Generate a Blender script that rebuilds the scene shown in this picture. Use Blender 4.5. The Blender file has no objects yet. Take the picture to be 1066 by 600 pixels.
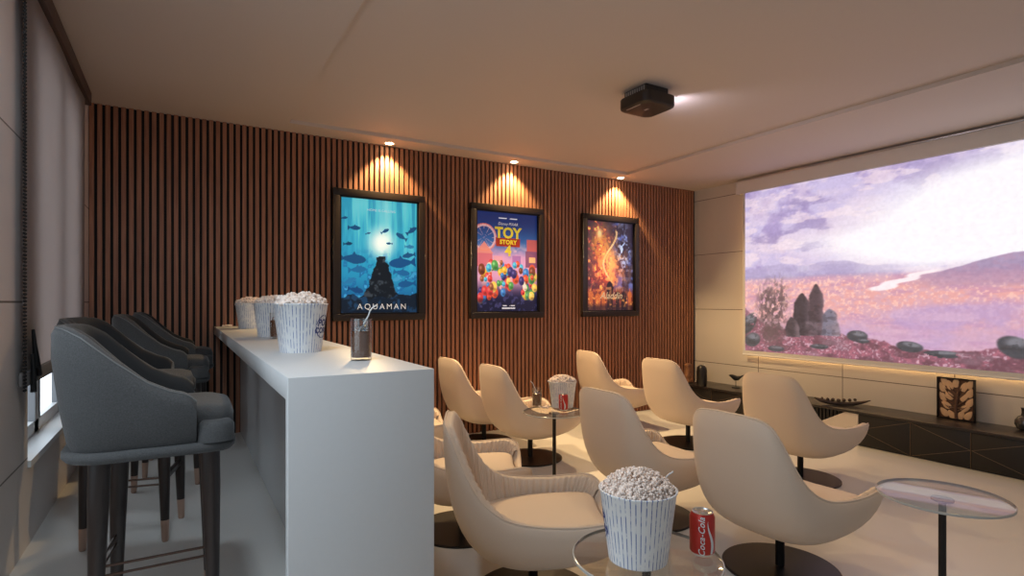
import bpy, bmesh, math, random
import numpy as np
from mathutils import Vector, Matrix
PI = math.pi
C = bpy.context.scene.collection
scene = bpy.context.scene

# ------------------------------------------------------------------ camera, world, exposure, area lights
EYE = 1.333
cd = bpy.data.cameras.new('camera'); cam = bpy.data.objects.new('camera', cd); C.objects.link(cam)
cd.sensor_width = 36.0; cd.lens = 583.0 / 1066.0 * 36.0; cd.shift_y = 15.0 / 1066.0
cd.clip_start = 0.02
YAW = math.atan(346.0 / 583.0)
cam.location = (0, 0, EYE); cam.rotation_euler = (PI / 2, 0, -YAW)
scene.camera = cam

vs = scene.view_settings
vs.view_transform = 'Standard'; vs.look = 'None'; vs.gamma = 1.0; vs.use_curve_mapping = False
vs.exposure = 0.0
scene.cycles.caustics_reflective = False; scene.cycles.caustics_refractive = False
scene.display_settings.display_device = 'sRGB'

world = bpy.data.worlds.new('world'); scene.world = world; world.use_nodes = True
wn = world.node_tree.nodes; bg = wn.get('Background') or wn.new('ShaderNodeBackground')
bg.inputs[0].default_value = (0.72, 0.86, 1.0, 1); bg.inputs[1].default_value = 0.25

SPOT_W = 110.0       # wall spotlights, narrow beam on the slats
FLOOD_W = 125.0      # the same lamps, wide beam into the room
DOWN_FILL_W = 14.0        # added fill lamps nearer the camera, out of view
WINDOW_FILL_W = 18.0         # cool fill light set in the added window
COOL_FILL_W = 74.0         # added cool fill lamp over the near end of the bar
WARM = (1.0, 0.69, 0.34)
PROJ_W = 2.2
SCREEN_E = 1.0
WINDOW_E = 2.2
LED_E = 17.0

# ------------------------------------------------------------------ room numbers (metres)
XL, XR, YB, H, PF = -0.574, 5.84, 5.107, 2.80, 0.262
YF = -1.2
SLAT_Y = YB           # front face of the slats
TRAY = 0.03

# ------------------------------------------------------------------ materials
def srgb(r, g, b):
    f = lambda v: (v / 12.92 if v <= 0.04045 else ((v + 0.055) / 1.055) ** 2.4)
    return (f(r / 255.0), f(g / 255.0), f(b / 255.0))

def mat(name, col, rough=0.5, metal=0.0, bump=0.0, bscale=200.0, var=0.0, vscale=8.0, sheen=0.0, emit=None, spec=None):
    m = bpy.data.materials.new(name); m.use_nodes = True
    nt = m.node_tree; p = nt.nodes['Principled BSDF']
    p.inputs['Base Color'].default_value = (*col, 1); p.inputs['Roughness'].default_value = rough
    p.inputs['Metallic'].default_value = metal
    if spec is not None: p.inputs['Specular IOR Level'].default_value = spec
    if sheen:
        p.inputs['Sheen Weight'].default_value = sheen; p.inputs['Sheen Roughness'].default_value = 0.4
    tc = nt.nodes.new('ShaderNodeTexCoord')
    if bump:
        n = nt.nodes.new('ShaderNodeTexNoise'); n.inputs['Scale'].default_value = bscale; n.inputs['Detail'].default_value = 4
        b = nt.nodes.new('ShaderNodeBump'); b.inputs['Strength'].default_value = bump; b.inputs['Distance'].default_value = 0.002
        nt.links.new(tc.outputs['Object'], n.inputs['Vector']); nt.links.new(n.outputs['Fac'], b.inputs['Height'])
        nt.links.new(b.outputs['Normal'], p.inputs['Normal'])
    if var:
        n2 = nt.nodes.new('ShaderNodeTexNoise'); n2.inputs['Scale'].default_value = vscale; n2.inputs['Detail'].default_value = 5
        r = nt.nodes.new('ShaderNodeMapRange'); r.inputs[3].default_value = 1 - var; r.inputs[4].default_value = 1 + var
        mx = nt.nodes.new('ShaderNodeVectorMath'); mx.operation = 'SCALE'; mx.inputs[0].default_value = col
        nt.links.new(tc.outputs['Object'], n2.inputs['Vector']); nt.links.new(n2.outputs['Fac'], r.inputs[0])
        nt.links.new(r.outputs[0], mx.inputs['Scale']); nt.links.new(mx.outputs[0], p.inputs['Base Color'])
    if emit:
        p.inputs['Emission Color'].default_value = (*emit[0], 1); p.inputs['Emission Strength'].default_value = emit[1]
    return m

def wood_mat(name, dark, light, rough=0.5, stretch=(14, 14, 1.0)):
    m = mat(name, light, rough); nt = m.node_tree; p = nt.nodes['Principled BSDF']
    tc = nt.nodes.new('ShaderNodeTexCoord'); mp = nt.nodes.new('ShaderNodeMapping')
    mp.inputs['Scale'].default_value = stretch
    n = nt.nodes.new('ShaderNodeTexNoise'); n.inputs['Scale'].default_value = 3.0; n.inputs['Detail'].default_value = 6; n.inputs['Roughness'].default_value = 0.65
    cr = nt.nodes.new('ShaderNodeValToRGB')
    cr.color_ramp.elements[0].position = 0.3; cr.color_ramp.elements[0].color = (*dark, 1)
    cr.color_ramp.elements[1].position = 0.7; cr.color_ramp.elements[1].color = (*light, 1)
    nt.links.new(tc.outputs['Object'], mp.inputs[0]); nt.links.new(mp.outputs[0], n.inputs['Vector'])
    nt.links.new(n.outputs['Fac'], cr.inputs[0]); nt.links.new(cr.outputs[0], p.inputs['Base Color'])
    return m

def panel_mat(name, col, zs, axis_pos, axis=1, groove=0.004, rough=0.5):
    """large-format wall panels: thin dark joints at the heights zs and along the wall at axis_pos"""
    m = mat(name, col, rough); nt = m.node_tree; p = nt.nodes['Principled BSDF']
    g = nt.nodes.new('ShaderNodeNewGeometry'); sp = nt.nodes.new('ShaderNodeSeparateXYZ')
    nt.links.new(g.outputs['Position'], sp.inputs[0])
    last = None
    def line(out, pos):
        nonlocal last
        a = nt.nodes.new('ShaderNodeMath'); a.operation = 'SUBTRACT'; a.inputs[1].default_value = pos; nt.links.new(out, a.inputs[0])
        b = nt.nodes.new('ShaderNodeMath'); b.operation = 'ABSOLUTE'; nt.links.new(a.outputs[0], b.inputs[0])
        c = nt.nodes.new('ShaderNodeMath'); c.operation = 'LESS_THAN'; c.inputs[1].default_value = groove; nt.links.new(b.outputs[0], c.inputs[0])
        if last is None: last = c.outputs[0]
        else:
            d = nt.nodes.new('ShaderNodeMath'); d.operation = 'MAXIMUM'; nt.links.new(last, d.inputs[0]); nt.links.new(c.outputs[0], d.inputs[1]); last = d.outputs[0]
    for z in zs: line(sp.outputs[2], z)
    for q in axis_pos: line(sp.outputs[axis], q)
    mx = nt.nodes.new('ShaderNodeMix'); mx.data_type = 'RGBA'
    mx.inputs[6].default_value = (*col, 1); mx.inputs[7].default_value = (col[0] * .25, col[1] * .22, col[2] * .2, 1)
    nt.links.new(last, mx.inputs[0]); nt.links.new(mx.outputs[2], p.inputs['Base Color'])
    return m

def glass_mat(name, col=(1, 1, 1), rough=0.0, ior=1.45):
    m = bpy.data.materials.new(name); m.use_nodes = True; p = m.node_tree.nodes['Principled BSDF']
    p.inputs['Base Color'].default_value = (*col, 1); p.inputs['Roughness'].default_value = rough
    p.inputs['Transmission Weight'].default_value = 1.0; p.inputs['IOR'].default_value = ior
    return m

def thin_glass(name, tint, refl=.10):
    m = bpy.data.materials.new(name); m.use_nodes = True; nt = m.node_tree
    for n in list(nt.nodes):
        if n.type == 'BSDF_PRINCIPLED': nt.nodes.remove(n)
    t = nt.nodes.new('ShaderNodeBsdfTransparent'); t.inputs[0].default_value = (*tint, 1)
    g = nt.nodes.new('ShaderNodeBsdfGlossy'); g.inputs['Roughness'].default_value = .03
    lw = nt.nodes.new('ShaderNodeLayerWeight'); lw.inputs['Blend'].default_value = .12
    mr = nt.nodes.new('ShaderNodeMapRange'); mr.inputs[3].default_value = refl * .35; mr.inputs[4].default_value = .45; nt.links.new(lw.outputs['Fresnel'], mr.inputs[0])
    mx = nt.nodes.new('ShaderNodeMixShader'); nt.links.new(mr.outputs[0], mx.inputs[0]); nt.links.new(t.outputs[0], mx.inputs[1]); nt.links.new(g.outputs[0], mx.inputs[2])
    nt.links.new(mx.outputs[0], nt.nodes['Material Output'].inputs[0]); return m

def emit_mat(name, col, strength):
    m = bpy.data.materials.new(name); m.use_nodes = True; nt = m.node_tree
    for n in list(nt.nodes):
        if n.type == 'BSDF_PRINCIPLED': nt.nodes.remove(n)
    e = nt.nodes.new('ShaderNodeEmission'); e.inputs[0].default_value = (*col, 1); e.inputs[1].default_value = strength
    nt.links.new(e.outputs[0], nt.nodes['Material Output'].inputs[0])
    return m

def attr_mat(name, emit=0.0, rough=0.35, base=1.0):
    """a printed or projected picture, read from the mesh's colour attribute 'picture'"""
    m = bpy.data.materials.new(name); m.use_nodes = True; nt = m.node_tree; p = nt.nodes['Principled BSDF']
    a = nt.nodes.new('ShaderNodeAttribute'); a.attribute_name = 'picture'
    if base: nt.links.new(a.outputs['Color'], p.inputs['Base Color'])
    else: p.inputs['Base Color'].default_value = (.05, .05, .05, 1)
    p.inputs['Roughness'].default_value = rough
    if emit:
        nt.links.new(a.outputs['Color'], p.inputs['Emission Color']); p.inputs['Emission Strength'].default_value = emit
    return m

M = {}
M['ceiling'] = mat('ceiling_paint', (.60, .52, .47), .7)
M['floor'] = mat('porcelain_floor', (.62, .60, .57), .32, var=.03, vscale=2.0)
M['wall_l'] = panel_mat('left_wall_panels', (.64, .58, .55), (.65, 1.335, 2.02), (2.0,), 1)
M['wall_r'] = panel_mat('screen_wall_panels', (.62, .565, .51), (.565, 1.245, 1.952, 2.658), (4.175, 3.206, 2.24, 1.27), 1)
M['backing'] = mat('dark_backing', (.012, .008, .007), .8)
M['slat'] = wood_mat('walnut_slat', (.24, .092, .048), (.44, .195, .105), .55, (30, 30, 1.2))
M['counter'] = mat('white_quartz', (.56, .56, .56), .42, var=.02, vscale=60, spec=.3)
M['counter_panel'] = mat('grey_lacquer', (.52, .53, .54), .25)
M['grey'] = mat('charcoal_bar_fabric', (.060, .060, .061), .9, bump=.8, bscale=300, var=.55, vscale=260, sheen=.15)
M['grey_shaded'] = mat('shade_darkened_charcoal', (.013, .013, .014), .85, bump=.3, bscale=400, sheen=.1)  # bar fabric darkened so the shade inside the tub is in the colour
M['seam'] = mat('light_seam', (.13, .13, .13), .7)
M['darkwood'] = wood_mat('dark_stained_leg', (.012, .008, .007), (.035, .022, .018), .3, (20, 20, 1.5))
M['copper'] = mat('brushed_copper', (.50, .34, .27), .32, .9)
M['rod'] = mat('bronze_rod', (.10, .06, .045), .35, .9)
M['cream'] = mat('cream_upholstery', (.66, .53, .425), .62, bump=.12, bscale=60, sheen=.08)
M['cream2'] = mat('cream_lining', (.67, .54, .43), .6, bump=.12, bscale=70, sheen=.08)
M['blackmetal'] = mat('black_metal', (.010, .008, .008), .38, .3)
M['frame'] = mat('espresso_frame', (.022, .014, .011), .35)
M['glass'] = thin_glass('clear_glass', (.97, .98, .98), .2)
M['tableglass'] = thin_glass('table_glass', (.97, .97, .96), .05)
M['glassrim'] = mat('glass_edge', (.42, .41, .38), .15)
M['cola'] = mat('cola', (.14, .055, .028), .12)
M['ice'] = glass_mat('ice', (.9, .93, .95), .15, 1.3)
M['straw'] = mat('white_straw', (.75, .75, .75), .4)
M['popcorn'] = mat('popcorn_flake', (.86, .73, .65), .8, var=.55, vscale=110)
M['blind'] = mat('taupe_blind', (.40, .345, .325), .9, bump=.3, bscale=300)
M['hem'] = mat('dark_hem', (.19, .175, .17), .8)
M['valance'] = mat('brown_valance', (.075, .048, .04), .6)
M['white'] = mat('white_aluminium', (.75, .75, .75), .4)
M['seal'] = mat('grey_gasket', (.2, .2, .21), .7)
M['chain'] = mat('black_cord', (.006, .006, .007), .5)
M['pelmet'] = mat('white_pelmet', (.72, .67, .63), .6)
M['screenborder'] = mat('screen_cloth', (.80, .78, .76), .7)
M['cab'] = mat('black_oak', (.007, .005, .0045), .5)
M['cabtop'] = mat('black_top', (.022, .018, .017), .3)
M['brass'] = mat('brass_inlay', (.22, .16, .11), .4, .9)
M['projector'] = mat('projector_shell', (.020, .014, .012), .45)
M['projlight'] = mat('projector_trim', (.35, .33, .32), .4)
M['dkvase'] = mat('black_vase', (.008, .006, .006), .4)
M['bronze'] = mat('carved_wood', (.26, .12, .06), .6, bump=.6, bscale=40, var=.4, vscale=30)
M['drift'] = mat('dark_driftwood', (.06, .038, .028), .7, bump=.8, bscale=40, var=.4, vscale=30)
M['artleaf'] = mat('pale_wood_leaf', (.62, .40, .24), .5, var=.15, vscale=40)
M['artback'] = mat('dark_art_back', (.10, .045, .025), .6)
M['smoke'] = mat('smoked_glass', (.10, .095, .095), .08, .6)
M['red'] = mat('red_can', (.50, .028, .018), .3, .25)
M['can_metal'] = mat('aluminium', (.62, .61, .60), .3, .95)
M['can_dark'] = mat('dark_can_metal', (.08, .08, .08), .4, .8)  # dark grey metal colour for the can
M['lettering'] = mat('white_lettering', (.72, .72, .72), .5)
M['lampglow'] = emit_mat('lamp_glow', (1.0, .72, .42), 30.0)
M['lens'] = emit_mat('projector_lens', (.86, .84, 1.0), 8.0)
M['led'] = emit_mat('led_strip', (1.0, .62, .25), LED_E)
M['navy'] = mat('navy_print', (.025, .05, .20), .6)
M['blue'] = mat('blue_print', (.03, .09, .38), .6)

def bucket_mat():
    m = mat('striped_paper', (.80, .80, .80), .55); nt = m.node_tree; p = nt.nodes['Principled BSDF']
    tc = nt.nodes.new('ShaderNodeTexCoord'); sp = nt.nodes.new('ShaderNodeSeparateXYZ'); nt.links.new(tc.outputs['Object'], sp.inputs[0])
    at = nt.nodes.new('ShaderNodeMath'); at.operation = 'ARCTAN2'; nt.links.new(sp.outputs[1], at.inputs[0]); nt.links.new(sp.outputs[0], at.inputs[1])
    mu = nt.nodes.new('ShaderNodeMath'); mu.operation = 'MULTIPLY'; mu.inputs[1].default_value = 46 / (2 * PI); nt.links.new(at.outputs[0], mu.inputs[0])
    fr = nt.nodes.new('ShaderNodeMath'); fr.operation = 'FRACT'; nt.links.new(mu.outputs[0], fr.inputs[0])
    lt = nt.nodes.new('ShaderNodeMath'); lt.operation = 'LESS_THAN'; lt.inputs[1].default_value = .20; nt.links.new(fr.outputs[0], lt.inputs[0])
    nz = nt.nodes.new('ShaderNodeTexNoise'); nz.inputs['Scale'].default_value = 45; nt.links.new(tc.outputs['Object'], nz.inputs['Vector'])
    gt = nt.nodes.new('ShaderNodeMapRange'); gt.inputs[1].default_value = .35; gt.inputs[2].default_value = .55; nt.links.new(nz.outputs['Fac'], gt.inputs[0])
    ml = nt.nodes.new('ShaderNodeMath'); ml.operation = 'MULTIPLY'; nt.links.new(lt.outputs[0], ml.inputs[0]); nt.links.new(gt.outputs[0], ml.inputs[1])
    mx = nt.nodes.new('ShaderNodeMix'); mx.data_type = 'RGBA'
    mx.inputs[6].default_value = (.80, .81, .82, 1); mx.inputs[7].default_value = (.10, .16, .40, 1)
    nt.links.new(ml.outputs[0], mx.inputs[0]); nt.links.new(mx.outputs[2], p.inputs['Base Color'])
    return m
M['bucket'] = bucket_mat()

# ------------------------------------------------------------------ mesh helpers
def box(bm, x0, x1, y0, y1, z0, z1, mi=0):
    v = [bm.verts.new(p) for p in ((x0, y0, z0), (x1, y0, z0), (x1, y1, z0), (x0, y1, z0), (x0, y0, z1), (x1, y0, z1), (x1, y1, z1), (x0, y1, z1))]
    for f in ((3, 2, 1, 0), (4, 5, 6, 7), (0, 1, 5, 4), (1, 2, 6, 5), (2, 3, 7, 6), (3, 0, 4, 7)):
        bm.faces.new([v[i] for i in f]).material_index = mi

def bevel(bm, w, seg=2, angle=0.6):
    bmesh.ops.remove_doubles(bm, verts=bm.verts, dist=1e-6)
    es = [e for e in bm.edges if len(e.link_faces) == 2 and e.calc_face_angle(0) > angle]
    bmesh.ops.bevel(bm, geom=es, offset=w, segments=seg, affect='EDGES', profile=.5, clamp_overlap=True)

def lathe(bm, prof, n=40, c=(0, 0), mi=0, cap0=True, cap1=True):
    rings = []
    for r, z in prof:
        rings.append([bm.verts.new((c[0] + r * math.cos(2 * PI * k / n), c[1] + r * math.sin(2 * PI * k / n), z)) for k in range(n)])
    for a, b in zip(rings, rings[1:]):
        for k in range(n):
            bm.faces.new((a[k], a[(k + 1) % n], b[(k + 1) % n], b[k])).material_index = mi
    if cap0: bm.faces.new(rings[0][::-1]).material_index = mi
    if cap1: bm.faces.new(rings[-1]).material_index = mi

def tube(bm, pts, r, n=10, mi=0):
    pts = [Vector(p) for p in pts]; rings = []
    rr = r if isinstance(r, (list, tuple)) else [r] * len(pts)
    ref = None
    for i, p in enumerate(pts):
        t = (pts[min(i + 1, len(pts) - 1)] - pts[max(i - 1, 0)]).normalized()
        if ref is None: ref = t.cross(Vector((0, 0, 1))) if abs(t.z) < .9 else t.cross(Vector((1, 0, 0)))
        u = (ref - t * ref.dot(t)).normalized(); ref = u; w = t.cross(u)
        rings.append([bm.verts.new(p + (u * math.cos(2 * PI * k / n) + w * math.sin(2 * PI * k / n)) * rr[i]) for k in range(n)])
    for a, b in zip(rings, rings[1:]):
        for k in range(n): bm.faces.new((a[k], a[(k + 1) % n], b[(k + 1) % n], b[k])).material_index = mi
    bm.faces.new(rings[0][::-1]).material_index = mi; bm.faces.new(rings[-1]).material_index = mi

def loft(bm, rings, close=True, cap0=False, cap1=False, mi=0):
    R = [[bm.verts.new(p) for p in ring] for ring in rings]; n = len(R[0])
    for a, b in zip(R, R[1:]):
        for k in range(n if close else n - 1):
            bm.faces.new((a[k], a[(k + 1) % n], b[(k + 1) % n], b[k])).material_index = mi
    if cap0: bm.faces.new(R[0][::-1])
    if cap1: bm.faces.new(R[-1])
    return R

def obj(name, bm, mats, parent=None, smooth=True, recalc=True, angle=0.7):
    if recalc: bmesh.ops.recalc_face_normals(bm, faces=bm.faces)
    me = bpy.data.meshes.new(name); bm.to_mesh(me); bm.free()
    for m in (mats if isinstance(mats, (list, tuple)) else [mats]): me.materials.append(m)
    if smooth:
        me.polygons.foreach_set('use_smooth', [True] * len(me.polygons))
        me.set_sharp_from_angle(angle=angle)
    o = bpy.data.objects.new(name, me); C.objects.link(o)
    if parent: o.parent = parent
    return o

def tag(o, label, cat, group=None, kind=None):
    o['label'] = label; o['category'] = cat
    if group: o['group'] = group
    if kind: o['kind'] = kind
    return o

def thing(name, label, cat, loc=(0, 0, 0), rz=0.0, group=None):
    o = bpy.data.objects.new(name, None); C.objects.link(o); o.empty_display_size = .1
    o.location = loc; o.rotation_euler = (0, 0, rz)
    return tag(o, label, cat, group)

def struct(name, bm, mats, parent=None, **kw):
    o = obj(name, bm, mats, parent, **kw); o['kind'] = 'structure'; return o

def dup(root, loc, rz=0.0, label=None, scale=None):
    r = root.copy(); C.objects.link(r); r.location = loc; r.rotation_euler = (0, 0, rz)
    if label: r['label'] = label
    if scale: r.scale = (scale,) * 3
    for ch in list(root.children):
        c = ch.copy(); C.objects.link(c); c.parent = r
        for g in list(ch.children):
            d = g.copy(); C.objects.link(d); d.parent = c
    return r

def text_verts(s, size, shear=0.0, bold=0.0, spacing=1.0):
    """flat glyph mesh of a word, centred at the origin: (verts Nx2, faces)"""
    cu = bpy.data.curves.new('word', 'FONT'); cu.body = s; cu.size = size; cu.shear = shear; cu.offset = bold
    cu.align_x = 'CENTER'; cu.align_y = 'CENTER'; cu.resolution_u = 3; cu.space_character = spacing
    t = bpy.data.objects.new('word', cu); C.objects.link(t)
    dg = bpy.context.evaluated_depsgraph_get(); me = bpy.data.meshes.new_from_object(t.evaluated_get(dg))
    v = [(q.co.x, q.co.y) for q in me.vertices]; f = [tuple(p.vertices) for p in me.polygons]
    bpy.data.objects.remove(t); bpy.data.curves.remove(cu); bpy.data.meshes.remove(me)
    return v, f

def add_text(bm, s, size, place, mi=0, **kw):
    v, f = text_verts(s, size, **kw)
    V = [bm.verts.new(place(x, y)) for x, y in v]
    for q in f:
        try: bm.faces.new([V[i] for i in q]).material_index = mi
        except ValueError: pass

def light(name, kind, loc, power, col, aim=None, parent=None, **kw):
    l = bpy.data.lights.new(name, kind); l.energy = power; l.color = col
    for k, v in kw.items(): setattr(l, k, v)
    o = bpy.data.objects.new(name, l); C.objects.link(o); o.location = loc
    if aim is not None: o.rotation_euler = (Vector(aim) - Vector(loc)).to_track_quat('-Z', 'Y').to_euler()
    if parent: o.parent = parent
    return o

# ------------------------------------------------------------------ numpy painting (for the posters and the projected film)
def noise2(w, h, cells, seed, oct=4):
    rng = np.random.RandomState(seed); out = np.zeros((h, w)); amp = 1.0; tot = 0
    cx, cy = cells
    for o in range(oct):
        g = rng.rand(int(cy) + 3, int(cx) + 3)
        x = np.linspace(0, cx, w); y = np.linspace(0, cy, h)
        xi = x.astype(int); yi = y.astype(int); fx = x - xi; fy = y - yi
        fx = fx * fx * (3 - 2 * fx); fy = fy * fy * (3 - 2 * fy)
        a = g[np.ix_(yi, xi)]; b = g[np.ix_(yi, xi + 1)]; c = g[np.ix_(yi + 1, xi)]; d = g[np.ix_(yi + 1, xi + 1)]
        out += amp * ((a * (1 - fx) + b * fx) * (1 - fy)[:, None] + (c * (1 - fx) + d * fx) * fy[:, None])
        tot += amp; amp *= .5; cx *= 2; cy *= 2
    return out / tot
def sm(a, b, x):
    t = np.clip((x - a) / (b - a), 0, 1); return t * t * (3 - 2 * t)
def over(img, mask, col):
    img += mask[..., None] * (np.array(col, float) - img)
def ell(U, V, cx, cy, rx, ry, rot=0.0, soft=.15):
    c, s = math.cos(rot), math.sin(rot); x = (U - cx) * c + (V - cy) * s; y = -(U - cx) * s + (V - cy) * c
    return 1 - sm(1 - soft, 1 + soft, np.sqrt((x / rx) ** 2 + (y / ry) ** 2))
def lin(img):
    v = np.clip(img, 0, 255) / 255.0
    return np.where(v <= .04045, v / 12.92, ((v + .055) / 1.055) ** 2.4)

def picture(name, img, place, material, parent=None):
    """a flat picture sheet; img is HxWx3 sRGB 0-255, row 0 at the bottom; place(u, v) -> point"""
    h, w, _ = img.shape; L = lin(img)
    vs_ = [place(i / (w - 1), j / (h - 1)) for j in range(h) for i in range(w)]
    idx = np.arange(h * w).reshape(h, w)
    fs = np.stack([idx[:-1, :-1], idx[:-1, 1:], idx[1:, 1:], idx[1:, :-1]], -1).reshape(-1, 4).tolist()
    me = bpy.data.meshes.new(name); me.from_pydata(vs_, [], fs)
    a = me.color_attributes.new('picture', 'FLOAT_COLOR', 'POINT')
    a.data.foreach_set('color', np.concatenate([L.reshape(-1, 3), np.ones((h * w, 1))], 1).astype(np.float32).ravel())
    me.materials.append(material); o = bpy.data.objects.new(name, me); C.objects.link(o)
    if parent: o.parent = parent
    return o

# ================================================================== ROOM
bm = bmesh.new(); box(bm, XL - .3, XR + .2, YF, YB + .2, -.1, 0); struct('floor', bm, M['floor'], smooth=False)
bm = bmesh.new(); box(bm, XL, .2395, YF, YB, 0.0, PF); box(bm, .2395, .60, 1.5765, YB, 0.0, PF); box(bm, .2395, .60, YF, 1.534, 0.0, PF); struct('floor_platform', bm, M['floor'], smooth=False)
# ceiling: lower border with a shallow raised tray in the middle
bm = bmesh.new()
TX0, TX1, TY1 = .77, 4.42, 4.86
box(bm, XL - .3, TX0, YF, YB + .2, H, H + .15); box(bm, TX1, XR + .2, YF, YB + .2, H, H + .15)
box(bm, TX0, TX1, TY1, YB + .2, H, H + .15); box(bm, TX0, TX1, YF, TY1, H + TRAY, H + .15)
struct('ceiling', bm, M['ceiling'], smooth=False)
# back wall with vertical slats
bm = bmesh.new(); box(bm, XL - .3, XR + .2, YB + .02, YB + .2, 0, H); wb = struct('wall_back', bm, M['backing'], smooth=False)
bm = bmesh.new(); p = XL + .004; pitch = .0484
while p + .028 < XR:
    box(bm, p, p + .0285, YB, YB + .021, 0, H - .001); p += pitch
struct('slat_cladding', bm, M['slat'], wb, smooth=False)
# screen wall
bm = bmesh.new(); box(bm, XR, XR + .2, YF, YB + .02, 0, H); struct('wall_right', bm, M['wall_r'], smooth=False)
# left wall round the window opening
WY0, WY1, WZ0, WZ1 = 3.20, 4.62, .632, 2.62
bm = bmesh.new()
box(bm, XL - .2, XL, YF, .1, 0, H); box(bm, XL - .2, XL, 2.1, WY0, 0, H); box(bm, XL - .2, XL, .1, 2.1, 0, WZ0); box(bm, XL - .2, XL, .1, 2.1, WZ1, H); box(bm, XL - .2, XL, WY1, YB + .02, 0, H)
box(bm, XL - .2, XL, WY0, WY1, 0, WZ0); box(bm, XL - .2, XL, WY0, WY1, WZ1, H)
struct('wall_left', bm, M['wall_l'], smooth=False)
# window
w1 = bpy.data.objects.new('window_1', None); C.objects.link(w1); w1['kind'] = 'structure'
bm = bmesh.new()
for a in ((WY0, WY0 + .09, WZ0, WZ1), (WY1 - .09, WY1, WZ0, WZ1), (WY0, WY1, WZ0, WZ0 + .07), (WY0, WY1, WZ1 - .07, WZ1), (3.86, 3.96, WZ0, WZ1)):
    box(bm, XL - .15, XL - .09, *a)
struct('window_frame', bm, M['white'], w1, smooth=False)
bm = bmesh.new()
for a in ((WY0 + .09, WY0 + .105, WZ0 + .07, WZ1), (3.845, 3.86, WZ0 + .07, WZ1), (3.96, 3.975, WZ0 + .07, WZ1), (WY1 - .105, WY1 - .09, WZ0 + .07, WZ1)):
    box(bm, XL - .14, XL - .085, *a)
struct('gasket', bm, M['seal'], w1, smooth=False)
gm = mat('daylit_pane', (.5, .6, .7), .15, emit=((.78, .90, 1.0), WINDOW_E))
for a in ((WY0 + .1, 3.85), (3.97, WY1 - .1)):
    bm = bmesh.new(); box(bm, XL - .13, XL - .12, a[0], a[1], WZ0 + .07, WZ1 - .07); struct('pane', bm, gm, w1, smooth=False)
bm = bmesh.new(); box(bm, XL - .19, XL + .012, WY0 - .0, WY1, WZ0 - .025, WZ0 + .004); struct('window_sill', bm, M['white'], w1, smooth=False)

# added unseen window, nearer the camera on the same wall, for cool fill light
w2 = bpy.data.objects.new('added_window', None); C.objects.link(w2); w2['kind'] = 'structure'
V0, V1 = .1, 2.1
bm = bmesh.new()
for a in ((V0, V0 + .08, WZ0, WZ1), (V1 - .08, V1, WZ0, WZ1), (V0, V1, WZ0, WZ0 + .07), (V0, V1, WZ1 - .07, WZ1), (1.06, 1.14, WZ0, WZ1)): box(bm, XL - .15, XL - .09, *a)
struct('window_frame', bm, M['white'], w2, smooth=False)
bm = bmesh.new(); box(bm, XL - .19, XL + .012, V0, V1, WZ0 - .025, WZ0 + .004); struct('window_sill', bm, M['white'], w2, smooth=False)
light('window_fill', 'AREA', (XL - .16, (V0 + V1) / 2, (WZ0 + WZ1) / 2), WINDOW_FILL_W, (.78, .90, 1.0), (XL + 1, (V0 + V1) / 2 + .15, (WZ0 + WZ1) / 2 - .5), w2, shape='RECTANGLE', size=1.9, size_y=1.9)

# ================================================================== ROLLER BLIND
rb = thing('roller_blind', 'taupe roller blind lowered over the window, black cords at its edge', 'blind', (XL, 2.985, 0))
bm = bmesh.new(); n = 24; rows = []
for k in range(n + 1):
    z = H - .075 - (H - .075 - 1.0) * k / n
    rows.append([(.022 + .003 * math.sin(j * 1.1 + z), j * 1.735 / 10, z) for j in range(11)])
loft(bm, rows, close=False); bmesh.ops.solidify(bm, geom=bm.faces[:], thickness=.003); obj('fabric', bm, M['blind'], rb)
bm = bmesh.new(); box(bm, .010, .036, -.004, 1.739, .985, 1.045); bevel(bm, .006); obj('hem_bar', bm, M['hem'], rb)
bm = bmesh.new(); box(bm, .001, .045, -.05, 1.885, H - .092, H - .002); bevel(bm, .004); obj('valance', bm, M['valance'], rb)
bm = bmesh.new(); z = H - .1
while z > .97:
    for dy in (-.010, .010):
        bmesh.ops.create_icosphere(bm, subdivisions=1, radius=.0062, matrix=Matrix.Translation((.034, dy - .022, z)))
    z -= .0145
obj('bead_chain', bm, M['chain'], rb)
for dy, z0, lean in ((.035, 1.22, .05), (.055, 1.18, .10), (.02, 1.12, .02)):
    bm = bmesh.new(); tube(bm, [(.05, dy, z0), (.052, dy + lean * .4, z0 - .08), (.05, dy + lean, z0 - .16)], [.006, .009, .011], 8)
    obj('pull_cord', bm, M['chain'], rb)

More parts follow.
